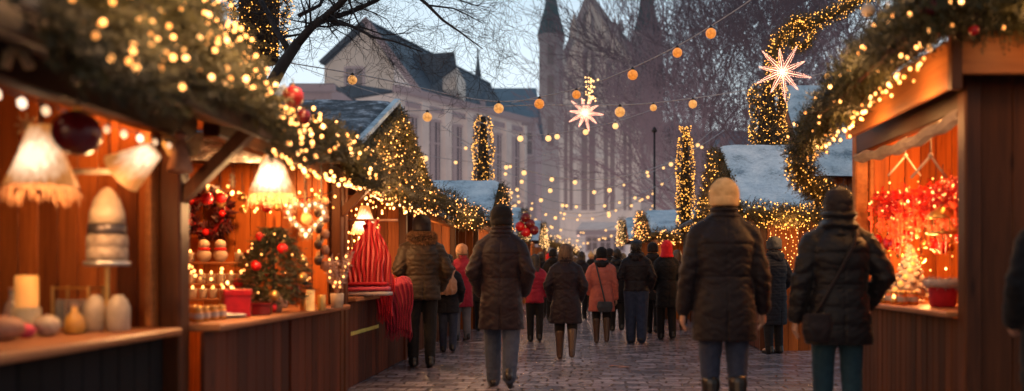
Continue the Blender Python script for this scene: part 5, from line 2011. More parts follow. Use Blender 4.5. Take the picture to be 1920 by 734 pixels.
def frost_cone():
    x, y, z = at(1706, 560, 7.3)
    t = thing('frosted_cone_tree', 'frosted white cone tree of small balls on the nearest right counter', 'decoration', (x, y, .911))
    MB().lathe([(.05, 0), (.055, .03), (.03, .06)], n=14).build('pot', GOLD, t, True)
    MB().lathe([(.13, .06), (.10, .2), (.05, .38), (.01, .50)], n=18).build('cone', CERAMIC, t, True)
    for k in range(60):
        f = k / 60
        a = 2.4 * k
        r = .135 * (1 - f) + .012
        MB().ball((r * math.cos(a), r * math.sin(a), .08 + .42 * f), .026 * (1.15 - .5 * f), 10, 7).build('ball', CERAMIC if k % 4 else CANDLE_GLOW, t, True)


frost_cone()


def santa_bucket():
    x, y, z = at(1768, 572, 6.55)
    t = thing('fur_trimmed_bucket', 'red felt bucket with white furry rim on the nearest right counter', 'bucket', (x, y, .911))
    MB().lathe([(.075, 0), (.085, .01), (.098, .135), (.09, .14)], n=22).build('bucket', SCARF_RED, t, True)
    pts = [(.10 * math.cos(2 * PI * k / 20), .10 * math.sin(2 * PI * k / 20), .15) for k in range(20)]
    rim = MB().tube(pts, .026, 8, True).build('rim', LACE, t, True)
    P = np.array([pts[RNG.integers(0, 20)] for _ in range(900)])
    link('fur', leaf_mesh('fur', P, rand_dirs(900), .045, .3, .15), LACE, rim)
    t.scale = (1.12, 1.12, 1.2)


santa_bucket()


def dome_basket():
    x, y, z = at(1690, 570, 7.6)
    t = thing('wicker_dome', 'pale pink wicker dome behind the frosted cone tree', 'decoration', (x + .02, y, .911))
    for k in range(8):
        a = PI * k / 8
        pts = [(.17 * math.cos(a) * math.cos(u), .17 * math.sin(a) * math.cos(u), .26 * math.sin(u)) for u in np.linspace(0, PI, 13)]
        MB().tube(pts, .008, 5).build('rib', CARVED, t, True)
    for zz, rr in ((.01, .17), (.1, .157), (.18, .122)):
        MB().tube([(rr * math.cos(2 * PI * k / 24), rr * math.sin(2 * PI * k / 24), zz) for k in range(24)], .01, 5, True).build('hoop', LACE, t, True)
    for k in range(16):
        o = link('bulb', bulb_mesh(.010, BULB_NEAR, 1), None, t)
        o.location = (random.uniform(-.1, .1), random.uniform(-.1, .1), random.uniform(.03, .2))


dome_basket()
for i in range(9):
    c = (2.56 + .055 * (i % 5) + random.uniform(-.008, .008), 7.0 + .42 * (i / 9) + random.uniform(-.03, .03), .911)
    t = thing('candle_cup', 'small glowing cup in the rows on the nearest right counter', 'candle cup', c, 0, 'glowing cups on the nearest right counter')
    MB().lathe([(.018, 0), (.024, .01), (.026, .05), (.02, .052)], n=12).build('cup', GOLD, t, True)
    MB().ball((0, 0, .062), .014, 8, 6, (1, 1, 1.5)).build('flame', BULB_NEAR, t, True)
light_curtain('short curtain of red and gold lights at the back of the nearest right stall', 2.85, 3.55, 7.9, 1.15, 2.05, 6, 7, .010, BULB_NEAR)

# ------------------------------------------------------------------ further right stalls
gable_stall('tall snowy roofed hut standing back behind the nearest right garland', 1, 4.62, 16.2, 20.4, 2.98, 5.1, 2.6, .34, SNOW, body=(16.6, 20.0), light=40)
gable_stall('third right stall with broad snowy roof and lit leafy gable edge', 1, 2.62, 12.1, 16.1, 2.02, 3.2, .72, .33, SNOW, body=(12.5, 15.7), light=40)
ivy_triangle('lit leafy cover on the gable of the third right stall', 2.30, 1, 12.05, 16.15, 1.98, 3.2, 2200, 260, .010, GOLD_LEAF, mass=True, mb=MICRO)
tube_garland('lit garland along the front eave of the third right stall roof', [(2.32, 12.02, 2.0), (2.7, 12.0, 1.96), (3.1, 12.0, 1.94), (3.5, 12.0, 1.96)], .15, 1100, 300, .0085, MICRO, GOLD_LEAF, mass=True, name='lit_garland')
light_curtain('gold icicle lights hanging below the eave of the third right stall', 2.7, 3.35, 12.25, .95, 1.86, 9, 20, .0075, BULB_MID, 100)
# leafy lit swag from the nearest right garland down to the far post
tube_garland('curved leafy swag with tiny lights below the second right roof', [at(1497, 285, 8.75), at(1500, 325, 8.75), at(1535, 362, 8.75), at(1600, 385, 8.75)], .13, 1500, 420, .006, MICRO, GOLD_LEAF, mass=True)
gable_stall('fourth right stall far along with wide snowy roof', 1, 1.95, 20.0, 24.4, 2.02, 2.68, 1.7, .3, SNOW, light=70)
ivy_triangle('lit leafy cover on the gable of the fourth right stall', 1.63, 1, 20, 24.4, 2.0, 2.7, 1000, 190, .012, GOLD_LEAF, mass=True, mb=BULB_MID)
tube_garland('lit garland along the front eave of the fourth right stall', [(1.62, 19.9, 2.0), (2.6, 19.9, 1.92), (3.7, 19.9, 2.1)], .16, 800, 170, .012, BULB_MID, GOLD_LEAF, mass=True, needle=.05, length=.15)
gable_stall('fifth right stall far along with narrow snowy roof', 1, 1.75, 26.2, 29.8, 2.1, 2.85, 1.7, .3, SNOW, light=60)
ivy_triangle('lit leafy cover on the gable of the fifth right stall', 1.42, 1, 26.2, 29.8, 2.1, 2.85, 700, 130, .016, GOLD_LEAF, mass=True, mb=BULB_FAR)
long_stall('long right stall between the third and fourth snowy roofs', 1, 2.45, 16.5, 19.4, light=60)
# ------------------------------------------------------------------ light columns, stars, festoons
def lit_column(label, x, y, z0, z1, r, nsprig=1500, nb=900, br=.011, mat=GOLD_LEAF, crown=True, mb=MICRO, size=.13, cat='light column', taper=.55):
    root = thing('lit_column', label, cat, (x, y, 0), 0, 'columns wrapped in tiny gold lights')
    MB().tube([(0, 0, 0), (0, 0, z0)], [r * .3, r * .28], 8).build('pole', BARK, root, True)
    def f(n, o=0):
        t = RNG.uniform(0, 1, n)
        z = z0 + (z1 - z0) * t
        rr = r * np.where(t > .8, 1 - (1 - taper) * ((t - .8) / .2) ** 1.5, 1) * (1 + .10 * np.sin(z * 9 + 2) + .06 * np.sin(z * 23))
        a = RNG.uniform(0, 2 * PI, n)
        return np.stack([(rr + o) * np.cos(a), (rr + o) * np.sin(a), z], 1)
    P = f(nsprig)
    d = P * np.array([1, 1, 0]) / r + rand_dirs(nsprig) * .9
    d /= np.linalg.norm(d, axis=1)[:, None]
    P = P * np.array([.85, .85, 1])
    link('foliage', sprig_mesh('foliage', P, d, size, .035, .008, 9), mat, root)
    MB().tube([(0, 0, z0), (0, 0, (z0 + z1) / 2), (0, 0, z1)], [r * .7, r * .75, r * .3], 10).build('core', BARK, root, True)
    B = f(nb, .05)
    if crown:
        for k in range(9):
            a = 2 * PI * k / 9
            pts = [np.array([0, 0, z1 - .1]) + np.array([math.cos(a), math.sin(a), 0]) * r * s * .8 + np.array([0, 0, s * .42 - .1 * s * s]) for s in (0, .5, 1.0)]
            tw = MB().tube([tuple(p) for p in pts], [.02, .015, .006], 5).build('twig', mat, root)
            tt = RNG.uniform(0, 1, (14, 1))
            B = np.concatenate([B, pts[0] + (pts[2] - pts[0]) * tt + RNG.normal(0, .02, (14, 3))])
    o = link('fairy_light', many_balls('fairy_light', B, br, 1, .4), mb, root)
    o['kind'] = 'stuff'
    return root


lit_column('slim column wrapped in gold lights above the snowy roof on the left of the street', *at(906, 505, 21)[:2], 2.3, 4.95, .21, 1300, 700, .010, crown=False)
lit_column('slim column wrapped in gold lights with spiky crown on the right of the street', *at(1285, 505, 19)[:2], 2.0, 4.15, .155, 1000, 620, .0092)
lit_column('broad column wrapped in gold lights under the big star at right', *at(1440, 505, 14.6)[:2], 2.4, 4.35, .27, 1800, 850, .0072, crown=False, taper=1.0)
lit_column('broad lit column at the top left behind the nearest garland', *at(486, 505, 14.0)[:2], 4.6, 6.6, .44, 2600, 1200, .008, crown=False, taper=1.0)
tube_garland('lit leafy arch reaching from the broad right column up out of the photo', [at(1452, 165, 14.4), at(1448, 110, 14.4), at(1462, 70, 14.4), at(1520, 45, 14.4), at(1590, 12, 14.4), at(1660, -30, 14.4)], .13, 1700, 560, .0085, MICRO, GOLD_LEAF, mass=True, name='lit_arch', cat='arch')
tube_garland('small lit ring of leaves below the leafy arch', [at(1500 + 24 * math.cos(k), 62 + 28 * math.sin(k), 14.2) for k in np.linspace(0, 6.1, 12)], .07, 500, 170, .008, MICRO, GOLD_LEAF, mass=True, name='lit_ring', cat='ring')


def star(label, c, R, arms=10, br=.016, tilt=.2):
    t = thing('light_star', label, 'star', c, 0, 'big light stars hung over the market')
    t.rotation_euler = (0, tilt, 0)
    for k in range(arms):
        a = 2 * PI * k / arms
        L = R * (1.0 if k % 2 == 0 else .82)
        d = np.array([math.cos(a), .10 * math.sin(5 * k), math.sin(a)])
        d /= np.linalg.norm(d)
        u = np.array([-math.sin(a), 0, math.cos(a)])
        arm = MB().tube([tuple(d * R * .1), tuple(d * L)], [.008, .003], 4).build('arm', STAR_M, t)
        P = []
        for j in range(30):
            f = .1 + .9 * (j // 2) / 15
            wdt = R * .066 * (math.sin(PI * min(1, f * .8 + .2))) + .002
            P.append(d * L * f + u * wdt * (1 if j % 2 else -1) + np.array([0, random.gauss(0, .008), 0]))
        o = link('bead', many_balls('bead', np.array(P), br, 1, .25), STAR_M, arm)
        o['kind'] = 'stuff'
    MB().ball((0, 0, 0), R * .075, 14, 10).build('core', STAR_C, t, True)
    MB().tube([(0, 0, 0), (0, .03, R * 1.6)], .005, 4).build('cord', BLACKWIRE, t)
    return t


star('big pinkish star of light beads in front of the broad lit column', at(1467, 135, 13.2), .46, 10, .0076)
star('smaller star of light beads hanging over the middle of the street', at(1097, 212, 17.0), .38, 10, .0085, .1)
s3 = thing('light_icicle', 'blurred upright cluster of light beads just above the smaller star', 'ornament', at(1106, 168, 21))
o = link('bead', many_balls('bead', np.stack([RNG.normal(0, .07, 46), RNG.normal(0, .07, 46), RNG.uniform(-.35, .32, 46)], 1), .024, 1), BULB_FAR, s3)
o['kind'] = 'stuff'
MB().tube([(0, 0, -.35), (0, 0, .45)], .012, 5).build('wire', BLACKWIRE, s3)


def globe(root, p, r, mat, wire_drop=.0):
    L = root.location
    key = ('globe', round(r, 3), mat.name)
    if key not in BULB:
        mb = MB().ball((0, 0, 0), r, 18, 12)
        me = bpy.data.meshes.new('globe')
        me.from_pydata(mb.v, [], mb.f)
        me.materials.append(mat)
        me.polygons.foreach_set('use_smooth', np.ones(len(me.polygons), dtype=bool))
        cap = MB().lathe([(r * .34, r * .92), (r * .34, r * 1.25), (r * .16, r * 1.5)], n=10)
        mc = bpy.data.meshes.new('cap')
        mc.from_pydata(cap.v, [], cap.f)
        mc.materials.append(BLACKWIRE)
        BULB[key] = (me, mc)
    me, mc = BULB[key]
    o = link('globe_lamp', me, None, root)
    o.location = (p[0] - L[0], p[1] - L[1], p[2] - L[2] - r * 1.4)
    link('cap', mc, None, o)


WIREM = plain('grey_cable', (0.42, 0.40, 0.42), 0.4)


def festoon(label, pts, globes, mat=GLOBE, wr=.0095, group='festoon strings over the street'):
    """pts: the wire; globes: (position on the wire, radius)."""
    root = thing('festoon_string', label, 'festoon lights', pts[0], 0, group)
    L = np.array(root.location)
    MB().tube([tuple(np.array(p) - L) for p in pts], wr, 5).build('wire', WIREM, root, True)
    for p, r in globes:
        globe(root, p, r, mat)
    return root


def wire_pts(px_pts, Y):
    """smooth the pixel polyline of a cable that hangs in the plane at depth Y (or from depth to depth)."""
    p = np.array(px_pts, float)
    t = np.linspace(0, 1, len(p))
    tt = np.linspace(0, 1, 31)
    xs, ys = np.interp(tt, t, p[:, 0]), np.interp(tt, t, p[:, 1])
    for _ in range(4):
        xs[1:-1] = (xs[:-2] + 2 * xs[1:-1] + xs[2:]) / 4
        ys[1:-1] = (ys[:-2] + 2 * ys[1:-1] + ys[2:]) / 4
    Ys = np.interp(tt, [0, 1], [Y, Y] if isinstance(Y, (int, float)) else Y)
    return [at(a, b, c) for a, b, c in zip(xs, ys, Ys)]


def on_wire(pts, px, gpy=None):
    """the wire point that lies at picture column px."""
    xs = [VPX + p[0] * FPX / p[1] for p in pts]
    k = int(np.argmin([abs(a - px) for a in xs]))
    return pts[k]


wA = wire_pts([(1480, -60), (1410, 0), (1338, 46), (1277, 84), (1183, 130), (1090, 166), (1012, 182), (960, 193)], (13, 16))
festoon('festoon cable with orange globes rising from mid street to the upper right', wA, [(on_wire(wA, px), r * .9) for px, r in ((1338, .095), (1277, .09), (1183, .098), (1088, .085), (1012, .10))])
wB = wire_pts([(540, 118), (663, 138), (760, 158), (860, 182), (935, 192), (1010, 186)], (13.5, 16))
festoon('festoon cable with pale globes from the left houses to mid street', wB, [(on_wire(wB, px), r * .9) for px, r in ((663, .085), (934, .10))], GLOBE_PALE)
wC = wire_pts([(690, 210), (815, 208), (930, 200), (1010, 196), (1160, 198), (1215, 195), (1290, 186), (1420, 168), (1545, 138), (1640, 110)], (16.5, 15))
festoon('festoon cable with golden globes crossing the street below the two others', wC, [(on_wire(wC, px), r * .9) for px, r in ((815, .10), (1160, .105), (1216, .07), (1290, .085), (1542, .06))], GLOBE_PALE)
wD = wire_pts([(560, 125), (700, 175), (860, 215), (980, 258), (1060, 248), (1155, 230), (1240, 200)], (19, 19))
festoon('thin festoon cable with small globes hanging lower behind the others', wD, [(on_wire(wD, px), r * .9) for px, r in ((980, .075), (1030, .075), (1053, .065), (1092, .07), (1155, .075))], GLOBE_FAR, .008)
wE = wire_pts([(620, 190), (740, 262), (798, 292), (850, 300), (950, 312), (1040, 285)], (20, 22))
festoon('thin festoon cable with two small globes in front of the left houses', wE, [(on_wire(wE, px), r * .9) for px, r in ((798, .08), (852, .05), (948, .06))], GLOBE_FAR, .008)

nf = 0
for i, (Y, zc, sag, xl, xr, n) in enumerate(((22.4, 4.9, 1.35, -3.6, 3.8, 8), (25, 5.0, 1.6, -3.6, 3.8, 11), (28, 4.9, 1.5, -3.6, 3.6, 12), (31, 4.8, 1.55, -3.5, 3.6, 13), (34, 4.7, 1.6, -3.5, 3.5, 14), (37, 4.5, 1.6, -3.4, 3.5, 14), (41, 4.4, 1.7, -3.4, 3.5, 15), (45, 4.2, 1.7, -3.3, 3.4, 15))):
    x0 = .15 + .12 * math.sin(i * 2.2)
    f = lambda t: (xl + (xr - xl) * t, Y + .8 * (t - .5) * (-1) ** i, zc + .25 * math.sin(2 * i) * t - 4 * sag * t * (1 - t))
    pts = [f(t) for t in np.linspace(0, 1, 25)]
    gl = [(f(min(.98, max(.02, (k + random.uniform(-.35, 1.35)) / n))), random.choice((.035, .042, .05, .058, .066))) for k in range(n)]
    festoon(f'distant festoon string of pale globes, the {["first", "second", "third", "fourth", "fifth", "sixth", "seventh", "eighth"][i]} one behind the smaller star', pts, gl, GLOBE_FAR, .012)

# ------------------------------------------------------------------ bare trees
def bare_tree(label, base, trunk, r0, depth, seed, mat, spread=.55, up=.25, ratio=.72, children=(2, 3), length=1.6, twig_min=.006, main=None, limit=5200):
    rnd = random.Random(seed)
    t = thing('bare_tree', label, 'tree', base, 0, 'leafless trees behind the market')
    tr, br = MB(), MB()
    count = [0]

    queue = list(main) if main else [((0, 0, 0), (rnd.gauss(0, .04), rnd.gauss(0, .04), 1), trunk, r0, depth)]
    while queue and count[0] < limit:
        p, d, L, r, k = queue.pop(0)
        count[0] += 1
        pts, rad = [p], [r]
        q, dd = Vector(p), Vector(d).normalized()
        ns = 4 if k > 1 else 3
        mids = []
        for i in range(ns):
            dd = (dd + Vector((rnd.gauss(0, .17), rnd.gauss(0, .17), rnd.gauss(0, .13) + up * .12))).normalized()
            q = q + dd * (L / ns)
            pts.append(tuple(q))
            rad.append(max(twig_min, r * (1 - .45 * (i + 1) / ns)))
            mids.append((tuple(q), dd.copy(), rad[-1]))
        (tr if k >= depth else br).tube(pts, rad, 7 if k > 4 else (4 if k > 2 else 3))
        if k <= 0:
            continue
        nch = rnd.randint(*children)
        for j in range(nch):
            m, md, mr = mids[-1] if j == 0 else mids[rnd.randint(max(0, ns - 3), ns - 1)]
            side = Vector((rnd.gauss(0, 1), rnd.gauss(0, 1), rnd.gauss(0, .6)))
            nd = (md + side.normalized() * (spread * (.45 if j == 0 else 1)) + Vector((0, 0, up * .35))).normalized()
            queue.append((m, nd, (length if k == depth else L * ratio) * rnd.uniform(.8, 1.15), mr * (.85 if j == 0 else .62), k - 1))
        if k < depth:
            for j in range(2):
                m, md, mr = mids[rnd.randint(0, ns - 1)]
                nd = (md + Vector((rnd.gauss(0, 1), rnd.gauss(0, 1), rnd.gauss(0, .5))).normalized() * .9).normalized()
                queue.append((m, nd, L * .6 * rnd.uniform(.7, 1.2), mr * .4, min(k - 1, 2)))
    if tr.v:
        tr.build('trunk', mat, t, True)
    br.build('crown', mat, t, True)
    return t


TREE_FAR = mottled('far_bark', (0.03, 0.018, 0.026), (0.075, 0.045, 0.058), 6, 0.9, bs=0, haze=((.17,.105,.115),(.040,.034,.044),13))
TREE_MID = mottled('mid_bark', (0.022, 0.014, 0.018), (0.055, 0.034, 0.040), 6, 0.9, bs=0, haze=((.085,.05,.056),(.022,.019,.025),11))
tl = (('tall dense leafless tree just right of the church', 1300, 37, 1.12), ('tall leafless tree above the slim right column', 1345, 32, 1.05), ('leafless tree behind the big light star', 1425, 34, 1.1),
      ('leafless tree behind the broad right column', 1510, 30, .98), ('leafless tree behind the nearest right garland', 1600, 28, .95), ('leafless tree furthest back between church and right trees', 1292, 46, 1.2),
      ('leafless tree low behind the fourth right stall', 1385, 44, 1.2), ('slender leafless tree between the big star and the slim right column', 1375, 29, .72), ('leafless tree far behind the broad right column', 1470, 44, 1.3), ('small leafless tree low behind the slim right column', 1300, 31, .62))
protos = []
for k, (lab, px, Y, sc) in enumerate(tl):
    b = at(px, 505, Y)
    if k < 4:
        t = bare_tree(lab, (b[0], Y, 0), 2.6, .25, 6, 11 + 12 * k, TREE_FAR if k % 2 == 0 else TREE_MID, length=3.9, spread=.70, up=.36, ratio=.82, limit=4600, twig_min=.0105)
        protos.append(t)
    else:
        src = protos[(k * 3 + 1) % 4]
        t = src.copy()
        COL.objects.link(t)
        for ch in list(src.children):
            q = ch.copy()
            COL.objects.link(q)
            q.parent = t
        t['label'] = lab
    t.location = (b[0], Y, 0)
    t.rotation_euler = (0, 0, 1.9 * k)
    t.scale = (sc, sc, sc)

# the near tree whose boughs cross the sky at upper left
B0 = at(556, 70, 12.5)
base = (at(420, 505, 12.5)[0], 12.5, 0)
def rel(px, py, Y=12.5):
    p = at(px, py, Y)
    return (p[0] - base[0], p[1] - base[1], p[2])
def bough(mb, pxs, r0, r1, Y0=12.5, Y1=12.5):
    n = len(pxs)
    pts = [rel(a, b, Y0 + (Y1 - Y0) * i / (n - 1)) for i, (a, b) in enumerate(pxs)]
    mb.tube(pts, list(np.linspace(r0, r1, n)), 8)
    return pts
t = thing('bare_tree', 'leafless tree with dark boughs across the sky at upper left', 'tree', base, 0, None)
tk, bo = MB(), MB()
tk.tube([(0, 0, 0), rel(440, 330), rel(480, 210), rel(530, 122), rel(560, 78)], [.16, .13, .105, .085, .07], 10)
BO = []
for pxs, r0, r1, Y1 in ((((556, 84), (585, 50), (612, 30), (640, 5), (668, -25)), .065, .04, 12.2), (((586, 48), (615, 36), (660, 22), (705, 2), (750, -30)), .045, .025, 12.8), (((600, 36), (640, 42), (672, 55), (700, 70), (740, 78), (792, 98)), .034, .008, 12.0),
                        (((560, 30), (600, 10), (612, -20)), .03, .02, 13.0), (((760, -25), (800, 8), (830, 38), (862, 60), (905, 92)), .03, .007, 12.2), (((800, 10), (850, 16), (880, 30), (905, 44)), .016, .005, 12.6), (((620, 44), (680, 52), (720, 66), (770, 62)), .018, .005, 12.9),
                        (((545, 100), (520, 60), (500, 20), (470, -30)), .05, .03, 13.2), (((530, 70), (580, 62), (600, 20)), .02, .008, 12.9), (((860, 0), (890, 10), (915, 14)), .012, .004, 12.6)):
    BO.append((bough(bo, pxs, r0, r1, 12.5, Y1), r0, r1))
tk.build('trunk', BARK, t, True)
bo.build('bough', BARK, t, True)
rnd = random.Random(5)
tw = MB()
def twig(p, d, L, r, k):
    q, dd = Vector(p), Vector(d).normalized()
    pts, rad = [tuple(q)], [r]
    for i in range(4):
        dd = (dd + Vector((rnd.gauss(0, .22), rnd.gauss(0, .2), rnd.gauss(0, .2)))).normalized()
        q = q + dd * L / 4
        pts.append(tuple(q))
        rad.append(max(.0016, r * (1 - .2 * (i + 1))))
        if k > 0 and rnd.random() < .75:
            nd = (dd + Vector((rnd.gauss(0, .8), rnd.gauss(0, .6), rnd.gauss(0, .8)))).normalized()
            twig(tuple(q), nd, L * rnd.uniform(.45, .75), rad[-1] * .7, k - 1)
    tw.tube(pts, rad, 4)
for pts, r0, r1 in BO:
    for i in range(1, len(pts)):
        for j in range(4):
            f = rnd.random()
            p = Vector(pts[i - 1]).lerp(Vector(pts[i]), f)
            ax = (Vector(pts[i]) - Vector(pts[i - 1])).normalized()
            d = (ax * .7 + Vector((rnd.gauss(0, .7), rnd.gauss(0, .5), rnd.gauss(0, .7)))).normalized()
            twig(tuple(p), d, rnd.uniform(.4, 1.0), max(.004, r1 * .45), 3)
tw.build('twig', BARK, t, True)['kind'] = 'stuff'

# ------------------------------------------------------------------ houses on the left
HZ = (0.30, 0.25, 0.30)
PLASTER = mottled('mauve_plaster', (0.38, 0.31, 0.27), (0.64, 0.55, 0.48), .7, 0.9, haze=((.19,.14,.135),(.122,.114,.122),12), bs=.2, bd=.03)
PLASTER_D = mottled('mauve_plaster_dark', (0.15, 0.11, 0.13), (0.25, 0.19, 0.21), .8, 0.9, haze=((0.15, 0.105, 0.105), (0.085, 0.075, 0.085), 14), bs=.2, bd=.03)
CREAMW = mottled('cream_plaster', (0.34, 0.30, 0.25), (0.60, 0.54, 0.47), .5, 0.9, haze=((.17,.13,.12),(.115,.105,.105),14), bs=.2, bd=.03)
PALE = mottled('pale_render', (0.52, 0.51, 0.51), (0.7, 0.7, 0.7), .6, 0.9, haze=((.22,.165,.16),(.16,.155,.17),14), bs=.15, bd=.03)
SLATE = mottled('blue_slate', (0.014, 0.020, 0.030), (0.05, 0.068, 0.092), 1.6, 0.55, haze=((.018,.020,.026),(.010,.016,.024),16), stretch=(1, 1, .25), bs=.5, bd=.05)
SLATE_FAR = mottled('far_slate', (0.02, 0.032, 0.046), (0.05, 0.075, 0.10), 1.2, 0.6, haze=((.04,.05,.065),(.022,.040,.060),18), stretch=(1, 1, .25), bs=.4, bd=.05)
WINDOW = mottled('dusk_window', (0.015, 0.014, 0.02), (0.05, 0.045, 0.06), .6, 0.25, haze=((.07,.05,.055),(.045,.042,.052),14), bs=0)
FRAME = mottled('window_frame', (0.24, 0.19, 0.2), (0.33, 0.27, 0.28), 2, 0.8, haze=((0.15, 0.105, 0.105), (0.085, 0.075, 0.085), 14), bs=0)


def wall_frame(A, Bp):
    A, Bp = Vector((A[0], A[1], 0)), Vector((Bp[0], Bp[1], 0))
    u = (Bp - A).normalized()
    n = Vector((u.y, -u.x, 0))            # outward when walking A->B with the viewer on the right-hand side
    return A, u, n, (Bp - A).length


def wbox(mb, fr, s0, s1, d0, d1, z0, z1):
    A, u, n, L = fr
    c = [A + u * s + n * d for s, d in ((s0, d1), (s1, d1), (s1, d0), (s0, d0))]
    return mb.hexa([(p.x, p.y, z0) for p in c], [(p.x, p.y, z1) for p in c])


def window(root, fr, s, w, z0, z1, fmat=FRAME, pmat=WINDOW, mull=True):
    mb = MB()
    wbox(mb, fr, s - w / 2 - .12, s - w / 2, .0, .10, z0 - .1, z1 + .1)
    wbox(mb, fr, s + w / 2, s + w / 2 + .12, .0, .10, z0 - .1, z1 + .1)
    wbox(mb, fr, s - w / 2, s + w / 2, .0, .13, z1, z1 + .14)
    wbox(mb, fr, s - w / 2, s + w / 2, .0, .16, z0 - .14, z0)
    if mull:
        wbox(mb, fr, s - .04, s + .04, .03, .07, z0, z1)
        wbox(mb, fr, s - w / 2, s - .04, .03, .07, (z0 * .35 + z1 * .65) - .04, (z0 * .35 + z1 * .65) + .04)
        wbox(mb, fr, s + .04, s + w / 2, .03, .07, (z0 * .35 + z1 * .65) - .04, (z0 * .35 + z1 * .65) + .04)
    f = wpart('window', mb, fmat, root)
    wpart('pane', wbox(MB(), fr, s - w / 2, s + w / 2, .004, .02, z0, z1), pmat, f)


def long_house():
    A, Bp = at(742, 505, 44), at(978, 505, 53)
    fr = wall_frame(A, Bp)
    h = thing('old_house', 'long mauve building with tall windows and pilasters behind the left stalls', 'building', (A[0], A[1], 0))
    L = fr[3]
    zt = 10.3
    wpart('wall', wbox(MB(), fr, 0, L, -9, 0, 0, zt), PLASTER, h)
    mb = MB()
    for k in range(7):
        s = L * k / 6
        wbox(mb, fr, max(0, s - .26), min(L, s + .26), .004, .42, 0, zt - .25)
    wpart('pilaster', mb, PLASTER, h)
    mb = MB()
    wbox(mb, fr, -.25, L + .25, .0, .45, zt + .003, zt + .32)
    wbox(mb, fr, -.1, L + .1, .223, .32, zt - .65, zt - .35)
    wbox(mb, fr, -.05, L + .05, .225, .36, 5.0, 5.3)
    wpart('cornice', mb, PLASTER_D, h)
    for k in range(6):
        s = L * (k + .5) / 6
        window(h, fr, s - .43, .58, 5.9, 9.2)
        window(h, fr, s + .43, .58, 5.9, 9.2)
        window(h, fr, s, 1.1, 1.2, 4.2)
    # mansard roof behind the cornice
    A_, u, n, _ = fr
    p = lambda s, d, z: tuple(A_ + u * s + n * d + Vector((0, 0, z)))
    wpart('roof', MB().hexa([p(-.1, -9, zt + .1), p(-.1, 0, zt + .1), p(L, 0, zt + .1), p(L, -9, zt + .1)], [p(.4, -6, zt + .9), p(.4, -3.4, zt + .9), p(L - .3, -3.4, zt + .9), p(L - .3, -6, zt + .9)]), SLATE, h)


long_house()


def gabled_house():
    """Cream gable wall with a steep slate roof running back from it."""
    Y = 47.0
    s = FPX / Y
    h = thing('gabled_house', 'tall cream gabled house with steep dark slate roof behind the bare boughs', 'building', at(690, 505, Y)[:2] + (0,))
    X = lambda px: (px - VPX) / s
    Z = lambda py: CAMZ + (VPY - py) / s
    wpart('gable_wall', MB().prism([(X(608), 0), (X(738), 0), (X(738), Z(128)), (X(692), Z(52)), (X(684), Z(42)), (X(608), Z(112))], 'y', Y, Y + .5), CREAMW, h)
    # roof: two slopes whose ridge runs back and to the right
    r0, r1 = (X(686), Y - .3, Z(36)), (X(686) + 5.2, Y + 15, Z(36) - .2)
    e0, e1 = (X(800), Y - .3, Z(188)), (X(800) + 4.2, Y + 15, Z(188))
    l0, l1 = (X(600), Y - .3, Z(118)), (X(600) + 4.2, Y + 15, Z(118))
    wpart('roof', MB().slab([r0, e0, e1, r1], .25).slab([r0, r1, l1, l0], .25), SLATE, h)
    wpart('verge_board', MB().beam((r0[0], Y - .42, r0[2] - .1), (e0[0], Y - .42, e0[2] - .1), .2, .35), PLASTER_D, h)
    wpart('lower_wall', MB().prism([(X(738) + .01, 0), (X(796), 0), (X(796), Z(178)), (X(738) + .01, Z(108))], 'y', Y + .1, Y + .6), PALE, h)
    wpart('side_wall', MB().box(X(608), X(608) + .4, Y + .51, Y + 14, 0, Z(125)), CREAMW, h)
    fr = wall_frame((X(608), Y, 0), (X(738), Y, 0))
    for px, a, b in ((640, 250, 210), (690, 250, 210), (665, 165, 130)):
        window(h, fr, X(px) - X(608), .9, Z(a), Z(b))
    # dormer on the roof slope
    d = MB().prism([(X(808), Z(140)), (X(836), Z(140)), (X(836), Z(96)), (X(822), Z(70)), (X(808), Z(90))], 'y', Y + 4, Y + 8)
    wpart('dormer', d, CREAMW, h)
    p = lambda a, b, yy: (X(a), yy, Z(b))
    wpart('dormer_roof', MB().slab([p(741, 74, Y + 3.7), p(834, 68, Y + 3.7), p(840, 100, Y + 3.4), p(772, 150, Y + 3.4)], .2), SLATE, h)
    ch = MB().box(X(655), X(668), Y + 3, Y + 4, Z(112), Z(48))
    wpart('chimney', ch, PLASTER_D, h)


gabled_house()


def simple_house(label, px0, px1, Y, wall_top, ridge_px, wallm, roofm, depth=8, name='old_house', wins=(), rise_px=None):
    s = FPX / Y
    X = lambda px: (px - VPX) / s
    Z = lambda py: CAMZ + (VPY - py) / s
    h = thing(name, label, 'building', (X((px0 + px1) / 2), Y, 0))
    wpart('wall', MB().box(X(px0), X(px1), Y, Y + depth, 0, Z(wall_top)), wallm, h)
    zt, zr = Z(wall_top), Z(ridge_px)
    x0, x1 = X(px0) - .2, X(px1) + .2
    wpart('roof', MB().slab([(x0, Y - .3, zt + .02), (x1, Y - .3, zt + .02), (x1 - .4, Y + depth / 2, zr), (x0 + .4, Y + depth / 2, zr)], .2).slab([(x1, Y + depth + .3, zt + .02), (x0, Y + depth + .3, zt + .02), (x0 + .4, Y + depth / 2 + .01, zr), (x1 - .4, Y + depth / 2 + .01, zr)], .2), roofm, h)
    wpart('cornice', MB().box(x0, x1, Y - .35, Y - .003, zt - .35, zt - .02), PLASTER_D, h)
    fr = wall_frame((X(px0), Y, 0), (X(px1), Y, 0))
    for px, a, b, w in wins:
        window(h, fr, X(px) - X(px0), w, Z(a), Z(b))
    return h, X, Z


